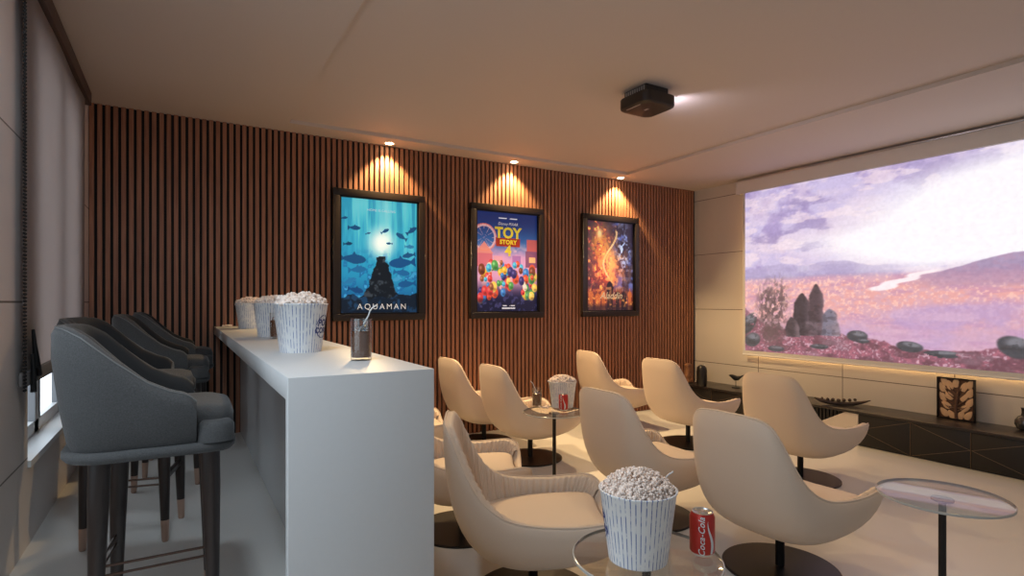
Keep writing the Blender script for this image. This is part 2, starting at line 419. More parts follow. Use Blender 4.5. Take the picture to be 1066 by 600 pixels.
# ================================================================== PROJECTION SCREEN, PELMET, LED
SY0, SY1, SZ0, SZ1, SX = .99, 4.313, .765, 2.63, XR - .05
def paint_film():
    w, h = 520, 292; u = np.linspace(0, 1, w); v = np.linspace(0, 1, h); U, V = np.meshgrid(u, v)
    N = lambda cx, cy, sd, o=4: noise2(w, h, (cx, cy), sd, o)
    img = np.zeros((h, w, 3)); n1 = N(9, 7, 3, 6); n2 = N(14, 12, 5, 5); n3 = N(70, 60, 8, 3); n4 = N(150, 90, 9, 2); n5 = N(5, 9, 21, 5)
    img[:] = (206, 192, 228)
    over(img, sm(.46, .60, n1) * .85, (170, 150, 200)); over(img, sm(.50, .70, n2) * .55, (234, 214, 232)); over(img, sm(.52, .75, n5) * .55, (240, 218, 230)); over(img, sm(.54, .68, N(9, 16, 44, 6)) * .75, (158, 140, 188)); over(img, sm(.55, .66, N(12, 20, 45, 6)) * .6, (248, 226, 234))
    g = np.exp(-(((U - .72) / .30) ** 2 + ((V - .76 - .22 * (U - .72)) / .20) ** 2) * .9); g2 = np.exp(-(((U - .42) / .24) ** 2 + ((V - .63) / .07) ** 2)); g3 = np.exp(-(((U - .62) / .26) ** 2 + ((V - .53) / .06) ** 2))
    over(img, np.clip(g * 1.75 + g2 * .8 + g3 * .8 - .45 * n2 * (1 - g), 0, 1), (255, 250, 255))
    ridge = .50 + .09 * (N(9, 1, 31, 5)[0] - .3) * (1 - u) ** .7
    mt = (1 - sm(-.006, .006, V - ridge[None, :])) * (1 - sm(.36, .56, U)); over(img, mt * .7, (182, 168, 206)); over(img, mt * sm(.5, .64, n2) * .6, (208, 198, 224)); over(img, mt * sm(.48, .44, V) * .5, (150, 132, 176))
    pl = 1 - sm(.43, .465, V + .02 * (n1 - .5)); over(img, pl, (222, 176, 192))
    over(img, pl * sm(.44, .40, V) * sm(.10, .25, V) * (.35 + .65 * sm(.40, .62, n3)) * .85, (240, 172, 166)); over(img, pl * sm(.5, .75, N(16, 50, 12, 4)) * .6, (202, 146, 178)); over(img, pl * sm(.58, .72, n4) * sm(.16, .26, V) * .6, (255, 206, 186))
    hl = .44 + .085 * sm(.54, .78, u) + .03 * sm(.78, 1, u) + .006 * (N(40, 1, 77, 4)[0] - .5)
    hm = (1 - sm(-.004, .004, V - hl[None, :])) * sm(.36, .42, V) * sm(.50, .62, U); over(img, hm * .85, (160, 136, 172)); over(img, hm * sm(.45, .6, n3) * .4, (190, 150, 178)); over(img, hm * sm(.48, .40, V) * .5, (214, 160, 178))
    for k in range(60):                                # a winding stream
        t = k / 59; cx = .44 + .14 * t + .012 * math.sin(t * 14); cy = .375 + .085 * t; over(img, ell(U, V, cx, cy, .022 * (1 - .5 * t), .010 * (1 - .55 * t), 0, .5) * (.35 if math.sin(t * 17) < -.3 else .85), (255, 240, 244))
    wat = np.clip(ell(U, V, .56, .17, .33, .10, .10, .5) + ell(U, V, .70, .24, .2, .06, .1, .6), 0, 1) * (.45 + .55 * sm(.35, .6, n1)); over(img, wat * .75, (190, 160, 206)); over(img, wat * sm(.5, .68, N(8, 26, 50, 4)) * .6, (220, 182, 208))
    edge = np.interp(u, [0, .04, .09, .2, .30, .40, .46, .53, .62, .70, .76, 1], [.26, .21, .15, .15, .145, .115, .10, .07, .07, .095, .12, .16])
    fg = 1 - sm(-.006, .006, V - (edge + .025 * (N(50, 1, 4, 3)[0] - .5))[None, :])
    over(img, fg, (146, 92, 110)); over(img, fg * sm(.45, .66, n4) * .8, (176, 104, 122)); over(img, fg * sm(.62, .72, N(170, 110, 15, 2)) * .8, (214, 174, 190)); over(img, fg * sm(.50, .64, N(30, 26, 62, 4)) * .75, (104, 68, 80)); over(img, fg * sm(.55, .7, N(12, 20, 66, 4)) * .4, (150, 128, 140))
    for cx, cy, rx, ry, a in ((.015, .17, .026, .07, -.3), (.03, .07, .03, .045, -.2), (.385, .125, .030, .030, -.35), (.40, .10, .02, .012, 0), (.525, .085, .034, .026, -.3), (.60, .058, .045, .018, .05), (.752, .11, .032, .05, .3), (.12, .025, .03, .018, 0), (.27, .055, .03, .014, 0)):
        q = 1 + .5 * (n2 - .5); k = ell(U, V, cx, cy, rx * 1, ry, a, .12) * 1.0; k = k * (q > .9); over(img, k, (74, 74, 82)); over(img, ell(U, V, cx + rx * .15, cy + ry * .45, rx * .7, ry * .4, a, .5) * .7, (146, 144, 154)); over(img, k * sm(.52, .62, n3) * .5, (52, 52, 58))
    def stroke(x0, y0, x1, y1, r, c):
        t = np.clip(((U - x0) * (x1 - x0) + (V - y0) * (y1 - y0)) / ((x1 - x0) ** 2 + (y1 - y0) ** 2), 0, 1)
        over(img, 1 - sm(r * .6, r * 1.4, np.hypot(U - x0 - t * (x1 - x0), (V - y0 - t * (y1 - y0)) * .56)), c)
    # a leafless bush and a cluster of weathered boulders
    for cx, cy, rx, ry, k in ((.105, .22, .050, .16, .95), (.088, .30, .035, .12, .8), (.128, .31, .034, .13, .8)):
        over(img, ell(U, V, cx, cy, rx, ry, 0, .6) * sm(.44, .60, N(120, 46, 70 + int(cx * 100), 4)) * k, (104, 82, 86))
    over(img, ell(U, V, .106, .12, .040, .07, 0, .5) * (.6 + .4 * sm(.45, .6, n3)), (104, 80, 84))
    for cx, y0, y1, r, c in ((.215, .11, .36, .034, (66, 56, 66)), (.262, .12, .41, .030, (84, 68, 78)), (.305, .12, .27, .026, (128, 122, 140)), (.180, .10, .22, .022, (78, 66, 74))):
        t = np.clip((V - y0) / (y1 - y0), 0, 1); half = r * (1.1 - .45 * t) * np.sqrt(np.clip((1.0 - t) / .22, 0, 1)) + (n1 - .5) * .02; k = (1 - sm(-.004, .004, np.abs(U - cx - .02 * (n2 - .5)) - half)) * ((V > y0) & (V < y1))
        over(img, k, c); over(img, k * sm(.5, .66, n2) * .5, (140, 122, 132)); over(img, k * sm(.48, .62, n3) * .35, (44, 38, 46)); over(img, k * sm(.0, r, U - cx) * .35, (198, 168, 178))
    img += (n4[..., None] - .5) * 16
    return img
scr = thing('projection_screen', 'large projection screen showing a lilac sky over a pink heath', 'screen', (0, 0, 0))
picture('projected_picture', paint_film()[:, ::1], lambda u, v: (SX - .006, SY1 - u * (SY1 - SY0), SZ0 + v * (SZ1 - SZ0)), attr_mat('projected_film', SCREEN_E, .8, 0), scr)
bm = bmesh.new(); box(bm, SX - .005, SX + .008, SY0 - .03, SY1 + .035, SZ0 - .045, SZ1 + .04); bevel(bm, .003); obj('screen_cloth', bm, M['screenborder'], scr)
bm = bmesh.new(); tube(bm, [(SX, SY0 - .03, SZ0 - .05), (SX, SY1 + .035, SZ0 - .05)], .010, 12); obj('bottom_bar', bm, M['screenborder'], scr)
pm = thing('screen_pelmet', 'white pelmet box along the ceiling above the projection screen', 'pelmet', (0, 0, 0))
bm = bmesh.new(); box(bm, XR - .115, XR - .095, .6, 4.40, 2.625, 2.765); box(bm, XR - .115, XR - .001, 4.385, 4.40, 2.625, 2.765); bevel(bm, .002); obj('fascia', bm, M['pelmet'], pm)
bm = bmesh.new(); box(bm, XR - .112, XR - .085, .6, 4.38, 2.768, 2.786); bevel(bm, .003); obj('rail', bm, M['can_metal'], pm)
led = thing('led_strip', 'warm glowing light strip hidden behind the screen edge', 'light strip', (0, 0, 0))
bm = bmesh.new(); box(bm, XR - .012, XR - .003, SY0, SY1, SZ0 - .028, SZ0 - .013); box(bm, XR - .012, XR - .003, SY1 - .06, SY1 - .045, SZ0 + .04, SZ1); obj('diode_tape', bm, M['led'], led, smooth=False)

# ================================================================== SPOTLIGHTS
def downlight(x, y, z, label, power, size, blend, flood=None):
    t = thing('recessed_spotlight', label, 'spotlight', (x, y, z), 0, 'recessed ceiling spotlights')
    bm = bmesh.new(); lathe(bm, [(.037, -.004), (.050, -.006), (.054, -.003), (.054, -.0005), (.037, -.0005)], 32, cap0=False, cap1=False); obj('trim_ring', bm, M['white'], t)
    bm = bmesh.new(); lathe(bm, [(.036, -.0045), (.036, -.0012)], 32); obj('bulb', bm, M['lampglow'], t)
    light('spot_beam', 'SPOT', (0, 0, -.02), power, WARM, (0, 0, -1), t, spot_size=math.radians(size), spot_blend=blend, shadow_soft_size=.03)
    if flood: light('wide_beam', 'SPOT', (0, -.03, -.025), FLOOD_W, WARM, (flood[0] - x, flood[1] - y, -z), t, spot_size=math.radians(112), spot_blend=.7, shadow_soft_size=.035)
    return t
for x, lab in ((1.66, 'recessed spotlight above the blue underwater poster'), (3.0, 'recessed spotlight above the fairground poster'), (4.46, 'recessed spotlight above the fiery orange poster')):
    downlight(x, 5.01, H, lab, SPOT_W, 100, .45, (x + .25, 2.9))
for x, y, lab in ((1.5, 1.7, 'added unseen fill spotlight over the front pair of chairs'), (3.0, .9, 'added unseen fill spotlight over the aisle near the screen'), (4.3, .3, 'added unseen fill spotlight over the seats nearest the screen')):  # out-of-view lamps put in to brighten the seating
    downlight(x, y, H + (TRAY if x < TX1 else 0), lab, DOWN_FILL_W, 130, .6)

cl = downlight(-.10, 1.35, H, 'added unseen cool fill spotlight over the near end of the bar', 1.0, 60, .5)  # out-of-view lamp put in to brighten the bar aisle
light('cool_fill_beam', 'SPOT', (0, 0, -.03), COOL_FILL_W, (.72, .87, 1.0), (-.15, .7, -2.5), cl, spot_size=math.radians(150), spot_blend=.5, shadow_soft_size=.12)

# ================================================================== PROJECTOR
pj = thing('projector', 'black projector mounted flush under the ceiling', 'projector', (2.84, 2.915, 0))
bm = bmesh.new(); a, b = .150, .145; ring = []
def rrect(a, b, r, n=6):
    pts = []
    for cx, cy, t0 in ((a - r, b - r, 0), (-a + r, b - r, PI / 2), (-a + r, -b + r, PI), (a - r, -b + r, 1.5 * PI)):
        for k in range(n + 1): pts.append((cx + r * math.cos(t0 + k * PI / 2 / n), cy + r * math.sin(t0 + k * PI / 2 / n)))
    return pts
loft(bm, [[(x, y, z) for x, y in rrect(a - i, b - i, .055)] for i, z in ((.012, 2.694), (.002, 2.702), (0, 2.712), (0, 2.768), (.004, 2.775), (.02, 2.777))], True, True, True)
obj('casing', bm, M['projector'], pj, angle=.6)
bm = bmesh.new(); box(bm, -.11, .10, -.105, .115, 2.777, H + TRAY - .0005); bevel(bm, .006); obj('ceiling_mount', bm, M['projector'], pj)
bm = bmesh.new()
for k in range(9): box(bm, -.1125, -.1105, -.09 + k * .022, -.078 + k * .022, 2.785, 2.82)
obj('vent', bm, M['projlight'], pj, smooth=False)
bm = bmesh.new(); box(bm, -.125, -.115, -.06, .08, 2.6925, 2.6945); obj('status_bar', bm, M['projlight'], pj)
bm = bmesh.new(); box(bm, -.02, .0, -.02, .015, 2.6925, 2.6945); obj('sensor_window', bm, M['projlight'], pj)
bm = bmesh.new(); lathe(bm, [(.034, 0), (.034, .012), (.027, .014)], 28); bmesh.ops.rotate(bm, verts=bm.verts, matrix=Matrix.Rotation(PI / 2, 3, 'Y')); bmesh.ops.translate(bm, verts=bm.verts, vec=(a - .004, .02, 2.737))
ln = obj('lens_barrel', bm, M['projector'], pj)
bm = bmesh.new(); lathe(bm, [(.025, 0), (.025, .003)], 28); bmesh.ops.rotate(bm, verts=bm.verts, matrix=Matrix.Rotation(PI / 2, 3, 'Y')); bmesh.ops.translate(bm, verts=bm.verts, vec=(a + .010, .02, 2.737))
obj('lens_glass', bm, M['lens'], ln)
light('projector_beam', 'SPOT', (a + .03, .02, 2.74), PROJ_W * 4, (.86, .82, 1.0), (3.0, 0, 2.62), pj, spot_size=math.radians(120), spot_blend=1.0, shadow_soft_size=.02)

# ================================================================== POSTERS
def fish(img, U, V, x, y, L, d, col, rot=0.0):
    c, s = math.cos(rot), math.sin(rot); x0 = U - x; y0 = (V - y) * 1.45
    a = (x0 * c + y0 * s) * d; b = -x0 * s + y0 * c
    body = np.abs(b) < L * .20 * np.sqrt(np.clip(1 - (a / (L * .5)) ** 2, 0, 1)) * (1.0 - .5 * (a < 0) * (-a / (L * .5)).clip(0, 1))
    tail = (a < -L * .38) & (a > -L * .62) & (np.abs(b) < (-a - L * .38) * .85 + .002)
    fin = (a > -L * .08) & (a < L * .14) & (b > 0) & (b < L * .32 - (a + L * .08) * 1.2 * 0 - np.abs(a - L * .0) * 1.6)
    over(img, (body | tail | fin) * 1.0, col)
def paint_sea():
    w, h = 150, 215; U, V = np.meshgrid(np.linspace(0, 1, w), np.linspace(0, 1, h)); img = np.zeros((h, w, 3))
    img[:] = (38, 150, 196); over(img, sm(.4, 1, V), (84, 208, 226)); over(img, sm(.4, .0, V), (18, 84, 146))
    n = noise2(w, h, (24, 2), 2, 4); over(img, sm(.5, .7, n) * sm(.25, .7, V) * .5, (132, 226, 236)); over(img, sm(.5, .3, n) * sm(.3, .8, V) * .5, (18, 120, 172))
    over(img, np.exp(-((U - .56) / .09) ** 2) * sm(.35, .95, V) * .6, (150, 236, 242)); over(img, ell(U, V, .52, .62, .14, .11, 0, .9), (236, 252, 252))
    n = noise2(w, h, (16, 22), 6, 4); over(img, sm(.52, .66, n) * sm(.62, .3, V), (20, 92, 160)); over(img, sm(.62, .72, n) * sm(.55, .3, V), (64, 160, 210))
    dk = (22, 78, 128)
    for a in ((.18, .74, .14, 1, dk, 0), (.10, .60, .10, 1, (16, 60, 100), .1), (.17, .47, .30, 1, dk, -.05), (.78, .69, .15, -1, dk, -.5), (.93, .75, .15, 1, dk, .6), (.57, .73, .11, 1, dk, .5), (.62, .62, .08, -1, dk, 0), (.78, .45, .32, -1, (18, 76, 134), .1), (.88, .52, .16, -1, dk, .2), (.22, .38, .2, 1, (30, 104, 160), .1), (.8, .36, .2, 1, (26, 96, 156), -.1), (.85, .26, .22, -1, (20, 84, 144), .1), (.12, .28, .16, 1, (40, 120, 176), .4), (.9, .60, .12, 1, (40, 120, 170), 0), (.35, .7, .06, 1, dk, .3), (.05, .82, .08, 1, dk, .2), (.72, .30, .12, -1, (60, 150, 200), .2), (.2, .2, .18, 1, (18, 70, 126), -.2)):
        fish(img, U, V, *a)
    # plain dark rock spire, generic
    n1 = noise2(w, h, (18, 26), 14, 4); half = np.interp(V, [0, .08, .16, .26, .36, .44, .52, .57], [.62, .44, .22, .16, .12, .075, .04, .0])
    rock = (np.abs(U - .52 + .06 * (n1 - .5)) < half) & (V < .50); over(img, rock * 1.0, (13, 20, 30)); over(img, rock * sm(.55, .72, n1) * .6, (84, 96, 108))
    base = V < .10 + .10 * noise2(w, h, (8, 1), 19, 3); over(img, base * 1.0, (12, 26, 44)); over(img, base * sm(.55, .7, n) * .6, (36, 84, 130))
    return img
def paint_fair():
    w, h = 150, 215; U, V = np.meshgrid(np.linspace(0, 1, w), np.linspace(0, 1, h)); img = np.zeros((h, w, 3))
    n = noise2(w, h, (7, 9), 4, 5); n3 = noise2(w, h, (26, 36), 7, 3)
    img[:] = (28, 42, 96); over(img, sm(.95, .62, V), (48, 96, 156)); over(img, sm(.74, .5, V + .1 * (n - .5)), (206, 150, 186)); over(img, sm(.55, .70, n) * sm(.75, .55, V) * .7, (240, 190, 190))
    over(img, sm(.36, .12, V), (28, 28, 60))
    r = np.hypot(U - .13, (V - .74) * 1.44)
    over(img, ((np.abs(r - .17) < .012) | ((r < .17) & (np.abs(np.sin(np.arctan2((V - .74) * 1.44, U - .13) * 6)) < .12))) * .85, (214, 170, 170)); over(img, (np.abs(r - .19) < .006) * .9, (230, 120, 90))
    for x0, x1, y0, y1, c in ((.82, 1, .62, .74, (186, 80, 70)), (.80, 1, .45, .62, (118, 62, 92)), (.86, .97, .5, .56, (240, 190, 120)), (0, .26, .45, .58, (196, 96, 104)), (.28, .42, .44, .56, (216, 150, 160)), (.58, .72, .46, .57, (150, 100, 160))):
        over(img, ((U > x0) & (U < x1) & (V > y0) & (V < y1)) * .85, c)
    over(img, ((V > .58) & (np.abs(U - .13) < (.70 - V) * 1.2)) * .85, (222, 130, 110))
    # a crowd of plain coloured balls and balloons
    rng = np.random.RandomState(11); cols = ((232, 176, 60), (210, 82, 50), (60, 120, 190), (228, 214, 190), (120, 60, 40), (226, 160, 170), (80, 150, 80), (60, 50, 110), (240, 200, 90), (70, 170, 210), (150, 90, 60), (200, 60, 60))
    for k in range(90):
        x = rng.uniform(.04, .96); y = rng.uniform(.12, .46) ; y = y + (.5 - abs(x - .5)) * .12; s = rng.uniform(.022, .055)
        c = np.array(cols[rng.randint(len(cols))]); over(img, ell(U, V, x, y, s, s * 1.05, rng.uniform(0, 3), .1), c); over(img, ell(U, V, x - s * .3, y + s * .3, s * .35, s * .3, 0, .6) * .7, np.minimum(c + 70, 255)); over(img, ell(U, V, x + s * .3, y - s * .5, s * .6, s * .3, 0, .6) * .5, c * .4)
    over(img, sm(.16, .06, V) * .85, (22, 22, 48)); over(img, sm(.60, .70, n3) * sm(.3, .1, V) * .5, (90, 90, 150))
    for x0, x1, y0, y1 in ((.42, .62, .052, .064), (.41, .63, .028, .042), (.36, .66, .938, .948)):
        over(img, ((U > x0) & (U < x1) & (V > y0) & (V < y1) & (n3 > .38)) * .85, (236, 236, 240))
    return np.clip(img * 1.06, 0, 255)
def paint_fire():
    w, h = 150, 230; U, V = np.meshgrid(np.linspace(0, 1, w), np.linspace(0, 1, h)); img = np.zeros((h, w, 3))
    n = noise2(w, h, (7, 11), 14, 5); n2 = noise2(w, h, (16, 22), 17, 4); n3 = noise2(w, h, (30, 44), 7, 3)
    img[:] = (44, 36, 52); over(img, sm(.48, .66, n) * sm(.35, .75, U), (84, 100, 168)); over(img, sm(.55, .7, n2) * np.exp(-((U - .78) / .15) ** 2 - ((V - .66) / .28) ** 2), (170, 200, 250))
    over(img, np.exp(-((U - .30) / .20) ** 2 - ((V - .72) / .24) ** 2) * .95, (238, 150, 62)); over(img, np.exp(-((U - .42) / .30) ** 2 - ((V - .42) / .18) ** 2) * .9, (206, 70, 46)); over(img, np.exp(-((U - .5) / .13) ** 2 - ((V - .55) / .14) ** 2) * .9, (248, 196, 110))
    over(img, sm(.50, .64, n2) * sm(.75, .2, U) * .8, (176, 56, 60)); over(img, sm(.60, .74, n2) * sm(.8, .3, U), (250, 186, 90)); over(img, sm(.55, .68, n3) * sm(.75, .3, U) * sm(.1, .3, V) * .6, (90, 40, 60))
    over(img, np.exp(-((U - .28) / .05) ** 2 - ((V - .86) / .05) ** 2), (255, 224, 150))
    t = np.abs(U - .5 - .14 * np.sin(V * 9)); over(img, (t < .02) * (V > .3) * (V < .9) * .7, (255, 216, 150))
    # city of plain domes along the foot
    over(img, sm(.30, .16, V) * .8, (120, 52, 40))
    for x, y, s in ((.1, .17, .05), (.24, .14, .06), (.36, .18, .045), (.66, .17, .05), (.8, .15, .07), (.93, .18, .045), (.5, .26, .075)):
        c = (34, 22, 30) if x > .45 and x < .9 else (176, 92, 50)
        over(img, ell(U, V, x, y, s, s * .9, 0, .12), c); over(img, ((np.abs(U - x) < s * .8) & (V < y)) * .9, c); over(img, ((np.abs(U - x) < s * .12) & (V > y) & (V < y + s * 1.6)) * 1.0, c)
    over(img, sm(.60, .72, n3) * sm(.24, .1, V) * .8, (250, 170, 80)); over(img, sm(.10, .03, V) * .7, (30, 22, 34))
    over(img, sm(.5, .64, noise2(w, h, (14, 20), 91, 5)) * np.exp(-((U - .45) / .35) ** 2 - ((V - .45) / .3) ** 2) * .8, (255, 170, 96))
    return np.clip(img * 1.12, 0, 255)
pmat = attr_mat('glowing_poster_print', .60, .30, 1.0)  # print given a glow of its own so the posters look brighter
def poster(name, x0, x1, z0, z1, img, label):
    t = thing('framed_poster', label, 'poster', ((x0 + x1) / 2, YB, (z0 + z1) / 2), 0, 'framed film posters on the slatted wall')
    w, h = (x1 - x0) / 2, (z1 - z0) / 2; b = .062
    bm = bmesh.new()
    box(bm, -w, w, -.055, -.001, h - b, h); box(bm, -w, w, -.055, -.001, -h, -h + b); box(bm, -w, -w + b, -.055, -.001, -h + b, h - b); box(bm, w - b, w, -.055, -.001, -h + b, h - b)
    bevel(bm, .004); obj('frame', bm, M['frame'], t)
    bm = bmesh.new(); i = b
    for q in ((-w + i - .004, w - i + .004, h - i - .012, h - i + .002), (-w + i - .004, w - i + .004, -h + i - .002, -h + i + .012), (-w + i - .002, -w + i + .012, -h + i, h - i), (w - i - .012, w - i + .002, -h + i, h - i)):
        box(bm, q[0], q[1], -.043, -.012, q[2], q[3])
    obj('inner_lip', bm, M['blackmetal'], t, smooth=False)
    bm = bmesh.new(); box(bm, -w + .03, w - .03, -.014, -.002, -h + .03, h - .03); obj('backing_board', bm, M['frame'], t, smooth=False)
    iw, ih = w - b - .008, h - b - .008
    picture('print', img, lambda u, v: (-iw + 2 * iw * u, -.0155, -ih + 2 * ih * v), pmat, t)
    return t, iw, ih
lw = mat('white_title', (.85, .85, .85), .5, emit=((1, 1, 1), .25)); ly = mat('yellow_title', (.85, .70, .05), .5, emit=((.9, .75, .05), .25)); lr = mat('red_band', (.62, .06, .03), .5); lg = mat('gold_title', (.85, .70, .48), .5, emit=((.9, .75, .5), .2))  # titles carry a faint added glow, the red band none
def at(iw, ih): return lambda u, v, d=.0175: (lambda x, y: (-iw + 2 * iw * u + x, -d, -ih + 2 * ih * v + y))
p1, iw, ih = poster('a', 1.165, 2.030, 1.165, 2.352, paint_sea(), 'framed blue underwater poster with fish, leftmost on the slatted wall')
A = at(iw, ih)
bm = bmesh.new(); add_text(bm, 'AQUAMAN', .074, A(.53, .055), spacing=1.4); obj('title_lettering', bm, lw, p1, smooth=False)
bm = bmesh.new(); add_text(bm, 'HOME IS CALLING', .030, A(.52, .905), spacing=1.1); obj('tagline_lettering', bm, lw, p1, smooth=False)
p2, iw, ih = poster('b', 2.523, 3.408, 1.168, 2.345, paint_fair(), 'framed fairground poster with yellow title, middle of the three on the wall')
A = at(iw, ih)
bm = bmesh.new(); add_text(bm, 'TOY', .155, A(.51, .79, .019), bold=.006); obj('title_lettering', bm, ly, p2, smooth=False)
bm = bmesh.new(); add_text(bm, '4', .15, A(.51, .61, .019), bold=.006); obj('title_number', bm, ly, p2, smooth=False)
bm = bmesh.new(); add_text(bm, 'STORY', .062, A(.51, .70, .0205), bold=.003, spacing=1.1); obj('band_lettering', bm, ly, p2, smooth=False)
bm = bmesh.new(); q = A(.51, .70, .0175); v = [bm.verts.new(q(*c)) for c in ((-.145, -.045), (.145, -.045), (.15, .045), (-.15, .045))]; bm.faces.new(v); obj('title_band', bm, lr, p2, smooth=False)
bm = bmesh.new(); add_text(bm, 'Disney PIXAR', .042, A(.51, .885), shear=.2); obj('studio_lettering', bm, lw, p2, smooth=False)
p3, iw, ih = poster('c', 3.939, 4.795, 1.168, 2.352, paint_fire(), 'framed fiery orange poster, rightmost and nearest the screen wall')
A = at(iw, ih)
bm = bmesh.new(); add_text(bm, 'Aladdin', .11, A(.52, .165), shear=.35, bold=.001); obj('title_lettering', bm, lg, p3, smooth=False)

# ================================================================== BAR COUNTER
bc = thing('bar_counter', 'white quartz bar counter with a waterfall end behind the seats', 'bar counter', (0, 0, 0))
CX0, CX1, CY0, CT = .240, .645, 1.535, 1.138
bm = bmesh.new()          # one continuous slab: top turning down into the waterfall end
PR = [(CY0, 0.0), (CY0 + .040, 0.0), (CY0 + .040, CT - .062), (YB - .001, CT - .062), (YB - .001, CT), (CY0, CT)]
loft(bm, [[(xx, yy, zz) for yy, zz in PR] for xx in (CX0, CX1)], True, True, True); bmesh.ops.recalc_face_normals(bm, faces=bm.faces); bevel(bm, .0025)
obj('waterfall_worktop', bm, M['counter'], bc)
bm = bmesh.new(); box(bm, .43, .47, CY0 + .0405, YB - .001, PF, CT - .0625); obj('knee_panel', bm, M['counter_panel'], bc, smooth=False)
bm = bmesh.new(); box(bm, .601, .64, CY0 + .0405, YB - .001, 0.0, CT - .0625); obj('seat_side_panel', bm, M['counter'], bc, smooth=False)

# ================================================================== BAR STOOLS
def make_stool():
    t = thing('bar_stool', '', 'bar stool', (0, 0, PF), 0, 'bar stools along the white counter')
    # tub: back at -x, opening at +x
    hw = .215; xb = -.235; pts = []
    for k in range(9): pts.append((.125 - k * (.125 + .02) / 8, -hw - .004 * math.sin(k / 8 * PI)))
    for k in range(1, 24):
        a = PI / 2 + PI * k / 24; pts.append((-.02 + (abs(xb) - .02) * math.copysign(abs(math.cos(a)) ** .62, math.cos(a)), -hw * math.copysign(abs(math.sin(a)) ** .62, math.sin(a))))
    for k in range(9): pts.append((-.02 + k * (.125 + .02) / 8, hw + .004 * math.sin(k / 8 * PI)))
    xs = [-.24, -.20, -.16, -.12, -.07, 0.0, .06, .10, .125]; zs = [.985, .978, .955, .92, .875, .82, .790, .780, .755]
    def col(p):
        top = float(np.interp(p[0], xs, zs)); x, y = p; d = Vector((x + .02, y * 1.0, 0)).normalized() if x < -.02 else Vector((0, math.copysign(1, y), 0))
        out = []
        for o, z in ((-.034, .618), (-.022, .64), (-.004, .64 + (top - .64) * .3), (.014, .64 + (top - .64) * .72), (.014, top - .025), (.004, top - .004), (-.018, top), (-.040, top - .006), (-.050, top - .03), (-.054, .70), (-.056, .66)):
            out.append((x + d.x * o, y + d.y * o, z))
        return out
    cols = [col(p) for p in pts]
    bm = bmesh.new(); R = [[bm.verts.new(q) for q in c] for c in cols]
    for i in range(len(R) - 1):
        for j in range(len(R[0]) - 1):
            bm.faces.new((R[i][j], R[i + 1][j], R[i + 1][j + 1], R[i][j + 1])).material_index = 1 if j >= 6 else 0
    for c in (R[0], R[-1]): bm.faces.new(c)
    for i in range(len(R) - 1): bm.faces.new((R[i][0], R[i][-1], R[i + 1][-1], R[i + 1][0]))
    tub = obj('tub_backrest', bm, [M['grey'], M['grey_shaded']], t, angle=1.2)
    bm = bmesh.new(); tube(bm, [c[5] for c in cols], .0022, 6); obj('seam', bm, M['seam'], tub)
    # seat base lip and cushion
    def plan(s, front, n=10):
        r = []
        for k in range(n + 1): a = -PI / 2 + PI * k / n; r.append((front - .075 + .075 * max(0, math.cos(a)) ** .6, s * hw * math.copysign(abs(math.sin(a)) ** .5, math.sin(a))))
        for k in range(1, 20): a = PI / 2 + PI * k / 20; r.append((-.02 + s * (abs(xb) - .02) * math.copysign(abs(math.cos(a)) ** .62, math.cos(a)), s * hw * math.copysign(abs(math.sin(a)) ** .62, math.sin(a))))
        return r
    bm = bmesh.new(); loft(bm, [[(x, y, z) for x, y in plan(s, f)] for s, f, z in ((.86, .215, .588), (.93, .235, .590), (.965, .242, .600), (.965, .242, .612), (.93, .236, .620), (.86, .22, .621))], True, True, True)
    obj('seat_base', bm, M['grey'], t, angle=1.2)
    bm = bmesh.new(); loft(bm, [[(x, y, z) for x, y in plan(s, f)] for s, f, z in ((.74, .22, .621), (.77, .232, .632), (.785, .238, .66), (.785, .238, .695), (.77, .230, .718), (.70, .20, .728), (.4, .10, .732))], True, True, True)
    obj('seat_cushion', bm, M['grey'], t, angle=1.2)
    for s in (-1, 1):
        bm = bmesh.new(); loft(bm, [[(x, y + s * .175, z) for x, y in [(.13 + px * .5 + .05, py * .18) for px, py in [(math.cos(q * PI / 8) * .105, math.sin(q * PI / 8) * .22) for q in range(16)]]] for z in (.6205, .64, .67)] + [[(.13 + .05 + math.cos(q * PI / 8) * .04, s * .175 + math.sin(q * PI / 8) * .03, .685) for q in range(16)]], True, True, True)
        obj('front_bolster', bm, M['grey'], t, angle=1.2)
    lx0, lx1, ly = -.125, .165, .130
    for sx, sy in ((lx1, -ly), (lx1, ly), (lx0, -ly), (lx0 + .03, ly)):
        ex = sx + (.010 if sx > 0 else -.012); ey = sy * 1.10
        bm = bmesh.new(); tube(bm, [(sx, sy, .587), (sx + (ex - sx) * .2, sy + (ey - sy) * .2, .48), (sx + (ex - sx) * .82, sy + (ey - sy) * .82, .095)], [.029, .028, .0175], 14)
        lg = obj('leg', bm, M['darkwood'], t)
        bm = bmesh.new(); tube(bm, [(sx + (ex - sx) * .82, sy + (ey - sy) * .82, .0955), (ex, ey, .006), (ex, ey, .0)], [.0175, .014, .0115], 14); obj('leg_tip', bm, M['copper'], lg)
    bm = bmesh.new(); box(bm, lx1 - .008, lx1 + .014, -ly - .004, ly + .004, .262, .285); bevel(bm, .003); obj('footrest', bm, M['darkwood'], t)
    for z in (.278, .250):
        bm = bmesh.new(); tube(bm, [(lx0 - .008, -ly * 1.04, z), (lx1 + .004, -ly * 1.04, z)], .0042, 8); obj('side_rail', bm, M['rod'], t)
    bm = bmesh.new()
    for z in (.278, .250): tube(bm, [(lx0 - .008, -ly * 1.04, z), (lx0 + .022, ly * 1.04, z)], .0042, 8)
    obj('rear_rail', bm, M['rod'], t)
    return t
st = make_stool(); st.location = (-.080, 2.19, PF); st.scale = (1, 1, 1.02)
st['label'] = 'charcoal tub bar stool nearest the camera, largest of the row'
